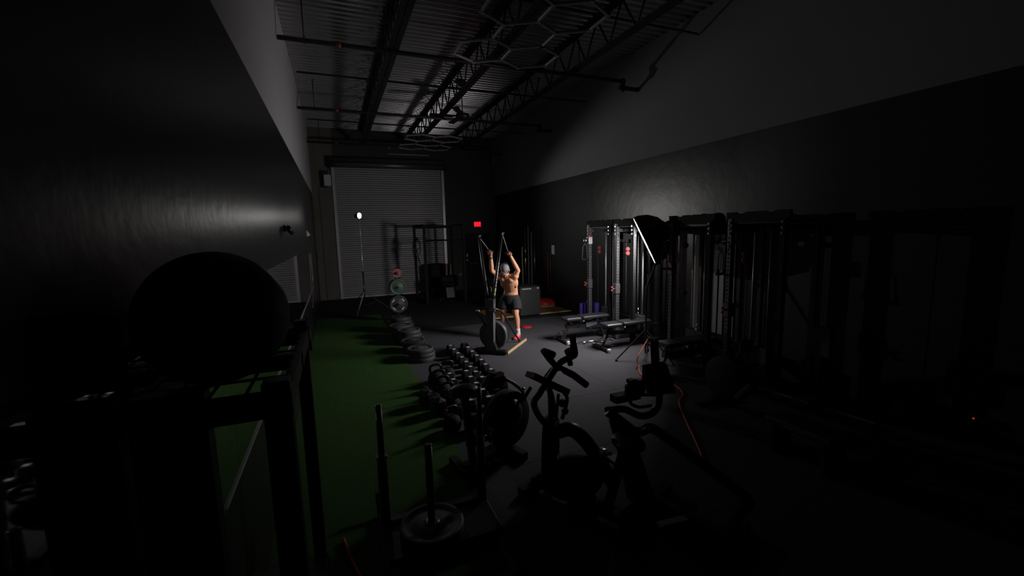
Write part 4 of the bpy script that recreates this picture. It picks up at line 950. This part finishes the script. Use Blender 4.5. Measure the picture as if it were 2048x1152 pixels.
for q, l_ in ((b0.lerp(b1, .04), .30), (b0.lerp(b1, .96), .28)):
    part('stabiliser', MB().bar(q - pr_ * l_ - Vector((0, 0, .035)), q + pr_ * l_ - Vector((0, 0, .035)), .08, .06), 'matte', tm, world=True)
part('rear_post', MB().bar(b1 - (b1 - b0) * .05, rl[-1], .05, .05), 'matte', tm, world=True)
fs = at(1345, 1045, z=.13)
part('foot_step', MB().bar(at(1318, 1051, z=.13), at(1372, 1038, z=.13), .05, .025), 'grey_panel', tm, 'pale foot step', world=True)
part('step_arm', MB().bar(fs - Vector((0, 0, .02)), b0.lerp(b1, .45) + Vector((0, 0, .05)), .03, .02), 'matte', tm, world=True)

# ---------------------------------------------------------------- foreground: second bike left of centre
sb2 = thing('spin_bike', 'black upright bike with drop handlebars at the end of the dumbbell rows', 'exercise bike', (1.30, 3.45, 0))
Yc = 3.72
Cc = lambda px, py, y=Yc: at(px, py, y=y)
part('handlebar', MB().tube(smooth_path([Cc(1008, 757), Cc(1026, 766), Cc(1040, 777), Cc(1046, 786), Cc(1040, 796), Cc(1026, 803), Cc(1008, 802)], 4), .016, 10), 'steel', sb2, world=True)
part('handlebar', MB().tube(smooth_path([Cc(1062, 774, 3.62), Cc(1054, 787, 3.62), Cc(1046, 799, 3.62), Cc(1030, 806, 3.62), Cc(1012, 806, 3.62)], 4), .017, 10), 'foam', sb2, world=True)
part('bar_end', MB().ell(Cc(1045, 778, 3.69), (.028, .022, .018), n=12, m=8), 'chrome', sb2, 'bright bar end', world=True)
part('console', MB().box(Cc(990, 762), (.20, .10, .16), Euler((.5, 0, .3)).to_quaternion(), bev=.02), 'plastic', sb2, world=True)
part('console_trim', MB().bar(Cc(976, 744, 3.69), Cc(993, 749, 3.69), .02, .012).bar(Cc(982, 752, 3.67), Cc(1001, 757, 3.67), .012, .008), 'chrome', sb2, 'chrome strips', world=True)
part('head_post', MB().bar(Cc(1000, 790), Vector((1.42, 3.70, .35)), .07, .09), 'steel', sb2, world=True)
cm = MB(); cyl_disc(cm, (1.42, 3.72, .36), (.45, -.9, 0), .27, .16); part('flywheel_case', cm, 'matte', sb2, world=True)
part('shroud', MB().ell(Cc(1018, 825, 3.67), (.13, .13, .16), n=18, m=10), 'plastic', sb2, world=True)
part('frame', MB().bar((1.42, 3.72, .30), (.98, 3.55, .30), .08, .12).bar((1.02, 3.57, .10), (.96, 3.54, .72), .06, .07), 'steel', sb2, world=True)
part('saddle', MB().ell((.95, 3.53, .78), (.14, .10, .055), n=16, m=8), 'pad', sb2, world=True)
for q0_, q1_ in (((1.52, 3.52, .04), (1.38, 3.98, .04)), ((.95, 3.34, .04), (.88, 3.76, .04))): part('stabiliser', MB().bar(q0_, q1_, .07, .07), 'matte', sb2, world=True)
part('base_rail', MB().bar((.92, 3.54, .06), (1.45, 3.74, .06), .08, .06), 'steel', sb2, world=True)
part('crank', MB().bar((1.20, 3.50, .22), (1.20, 3.50, .40), .025, .02).box((1.20, 3.44, .41), (.10, .09, .025)).box((1.20, 3.76, .22), (.10, .09, .025)).cyl((1.20, 3.48, .31), (1.20, 3.77, .31), .02, 10), 'chrome', sb2, world=True)
part('red_decal', MB().box(Cc(1005, 812, 3.60), (.008, .01, .14)), 'red_dull', sb2, 'red stripe', world=True)

# ---------------------------------------------------------------- push sled in the foreground
sd = thing('push_sled', 'black push sled with tall poles on the turf edge in the foreground', 'sled', (.5, 2.85, 0))
for x in (.20, .93):
    part('push_pole', MB().cyl((x, 3.02, .06), (x, 3.02, .60), .034, 12).cyl((x, 3.02, .58), (x, 3.02, .97), .022, 12), 'steel', sd, world=True)
    part('pole_cap', MB().ell((x, 3.02, .972), (.023, .023, .012), n=10, m=6), 'chrome', sd, world=True)
    part('skid', MB().box((x, 2.75, .035), (.09, 1.0, .04), bev=.012).bar((x, 3.22, .04), (x, 3.34, .13), .09, .03), 'steel', sd, world=True)
    part('pole_pin', MB().ell((x + .03, 2.985, .60), (.012, .012, .012), n=8, m=6), 'chrome', sd, world=True)
part('cross_plate', MB().box((.565, 2.80, .07), (.78, .36, .03), bev=.006).box((.565, 3.02, .08), (.70, .06, .06)), 'steel', sd, world=True)
part('plate_horn', MB().cyl((.49, 2.80, .08), (.49, 2.80, .72), .026, 14).lathe([(.027, .715), (.030, .72), (.020, .73)], (.49, 2.80, 0), n=14), 'steel', sd, world=True)
bumper('bumper_plate', (.49, 2.80, .122), .222, .065, 'bumper', 'black bumper plate lying on the push sled in the foreground')
rp = smooth_path([(-.09, 3.05, .024), (-.03, 2.75, .024), (.04, 2.5, .024), (.02, 2.26, .024), (.10, 2.14, .024), (.20, 2.18, .024), (.26, 2.10, .024), (.20, 1.98, .024)], 5)
tag(part('pull_rope', MB().tube(rp, .012, 8), 'red_dull'), 'thin dark red rope lying on the turf left of the sled', 'rope')

# ---------------------------------------------------------------- storage rack with slam ball, left foreground
ra = thing('ball_rack', 'tall black storage rack with a wire shelf against the left wall', 'rack', (-.36, 1.9, 0))
for (x, y, s_) in ((-.19, 1.42, .075), (-.45, 1.42, .17), (-.19, 2.40, .06)):
    part('post', MB().box((x, y, .87), (s_, .07, 1.72), bev=.006), 'steel', ra, world=True)
for z in (1.655, .38):
    part('shelf_frame', MB().box((-.33, 1.42, z), (.36, .05, .07)).box((-.33, 1.90, z), (.36, .04, .06)).box((-.33, 2.40, z), (.36, .05, .07)).box((-.17, 1.91, z), (.03, 1.0, .07)).box((-.53, 1.91, z), (.03, 1.0, .07)), 'steel', ra, world=True)
wx = None
for k in range(3):
    part('shelf_wire', MB().cyl((-.27 - k * .095, 1.40, 1.697), (-.27 - k * .095, 2.42, 1.697), .005, 6), 'steel', ra, world=True)
for k in range(8):
    part('shelf_wire', MB().cyl((-.54, 1.535 + k * .112, 1.703), (-.17, 1.535 + k * .112, 1.703), .005, 6), 'steel', ra, world=True)
part('lower_shelf', MB().box((-.34, 1.91, .42), (.34, .98, .012)), 'steel_grey', ra, world=True)
bal = thing('slam_ball', 'big black slam ball on the wire shelf at the left', 'ball', (-.352, 1.545, 1.709))
part('shell', MB().ell((0, 0, .2005), (.2015, .2015, .2015), n=48, m=30), 'rubber', bal)
vm = MB().lathe([(.004, -.002), (.012, -.002), (.012, .003), (.004, .003)], (.05, -.08, .383), (.25, -.4, .88), 12); part('valve', vm, 'plastic', bal)
pb = part('purple_band', MB().tube([(-.165, 2.42, 1.73), (-.155, 2.44, 1.63), (-.155, 2.44, 1.56)], .018, 8, flat=.5), 'purple'); tag(pb, 'purple band hung on the far post of the storage rack', 'band')

# ---------------------------------------------------------------- right, deep shadow
ro = thing('rowing_machine', 'dark rowing machine with a thin bright rail in the right shadow', 'rowing machine', (4.2, 2.85, 0))
q0, q1 = Vector((4.26, 3.34, .33)), Vector((4.39, 2.20, .33))
part('rail', MB().bar(q0, q1, .06, .05), 'steel', ro, world=True); part('rail_strip', MB().bar(q0 + Vector((0, 0, .027)), q1 + Vector((0, 0, .027)), .018, .006), 'galv', ro, 'bright steel strip', world=True)
rw = MB(); cyl_disc(rw, (4.22, 3.62, .36), (1, .1, 0), .28, .16); part('flywheel_cage', rw, 'matte', ro, world=True)
part('seat', MB().box((4.32, 2.75, .395), (.26, .20, .05), bev=.02), 'pad', ro, world=True)
part('front_leg', MB().bar((4.22, 3.62, .25), (4.20, 3.80, .03), .06, .06).box((4.20, 3.80, .025), (.55, .07, .05)), 'steel', ro, world=True)
part('rear_leg', MB().bar(q1, q1 + Vector((.02, -.05, -.30)), .05, .05).box((4.41, 2.15, .025), (.35, .06, .05)), 'steel', ro, world=True)
for x, y in ((4.10, 3.28), (4.43, 3.32)): part('foot_rest', MB().box((x, y, .33), (.13, .06, .30), Euler((.7, 0, 0)).to_quaternion(), bev=.01), 'plastic', ro, world=True)
part('pull_bar', MB().cyl((3.98, 3.40, .55), (4.46, 3.44, .55), .016, 10), 'foam', ro, world=True)
part('monitor', MB().box((4.22, 3.42, .80), (.18, .04, .14), bev=.01).bar((4.22, 3.62, .5), (4.22, 3.44, .78), .03, .03), 'plastic', ro, world=True)
sb_ = thing('step_bench', 'low dark bench with small pale lettering in the right shadow', 'bench', (3.74, 2.46, 0))
part('bench_top', MB().box((.12, 0, .31), (.30, .62, .07), bev=.02), 'pad', sb_)
for y in (-.24, .24): part('leg', MB().box((.12, y, .14), (.26, .05, .27), bev=.01), 'steel', sb_)
lm = MB(); 
for k in range(9): lm.box((-.0315, .10 - k * .022, .31 + (.003 if k % 3 == 0 else 0)), (.003, .012, .026 if k % 2 else .020))
part('printed_mark', lm, 'strap', sb_, 'small pale marks')
ic = thing('preacher_pad', 'tall angled pad in the shadow beyond the rowing machine', 'pad', (5.2, 3.25, 0))
part('pad', MB().prism([(0, .62), (.26, .62), (.26, .95), (.05, .95)], (-.05, .10, 0), (0, -1, 0), (0, 0, 1), (1, 0, 0), .08), 'box_vinyl', ic)
part('pad_mark', MB().box((-.052, -.05, .87), (.003, .17, .018)), 'strap', ic, 'thin pale mark')
part('pad_post', MB().box((.0, -.03, .31), (.06, .06, .62)).box((0, -.03, .03), (.5, .5, .05), bev=.01), 'steel', ic)
ps = thing('power_strip', 'small black power strip with a red light on the right wall', 'power strip', (XR - .03, 2.04, .22))
part('strip_body', MB().box((0, 0, 0), (.05, .34, .07), bev=.008), 'plastic', ps)
part('power_light', MB().ell((-.027, .0, .0), (.006, .009, .007), n=8, m=6), 'led', ps, 'small red light')
hang = thing('wall_strap', 'thin cord with a white tag hanging on the left wall mirror', 'cord', (XL + .02, 11.1, 0))
part('cord', MB().tube(smooth_path([(.005, 0, 1.75), (.006, .0, 1.30), (.006, -.4, .85), (.008, -1.0, .62)], 4), .006, 6), 'pvc', hang)
part('tag', MB().box((.01, 0, 1.18), (.008, .05, .13)), 'white', hang)
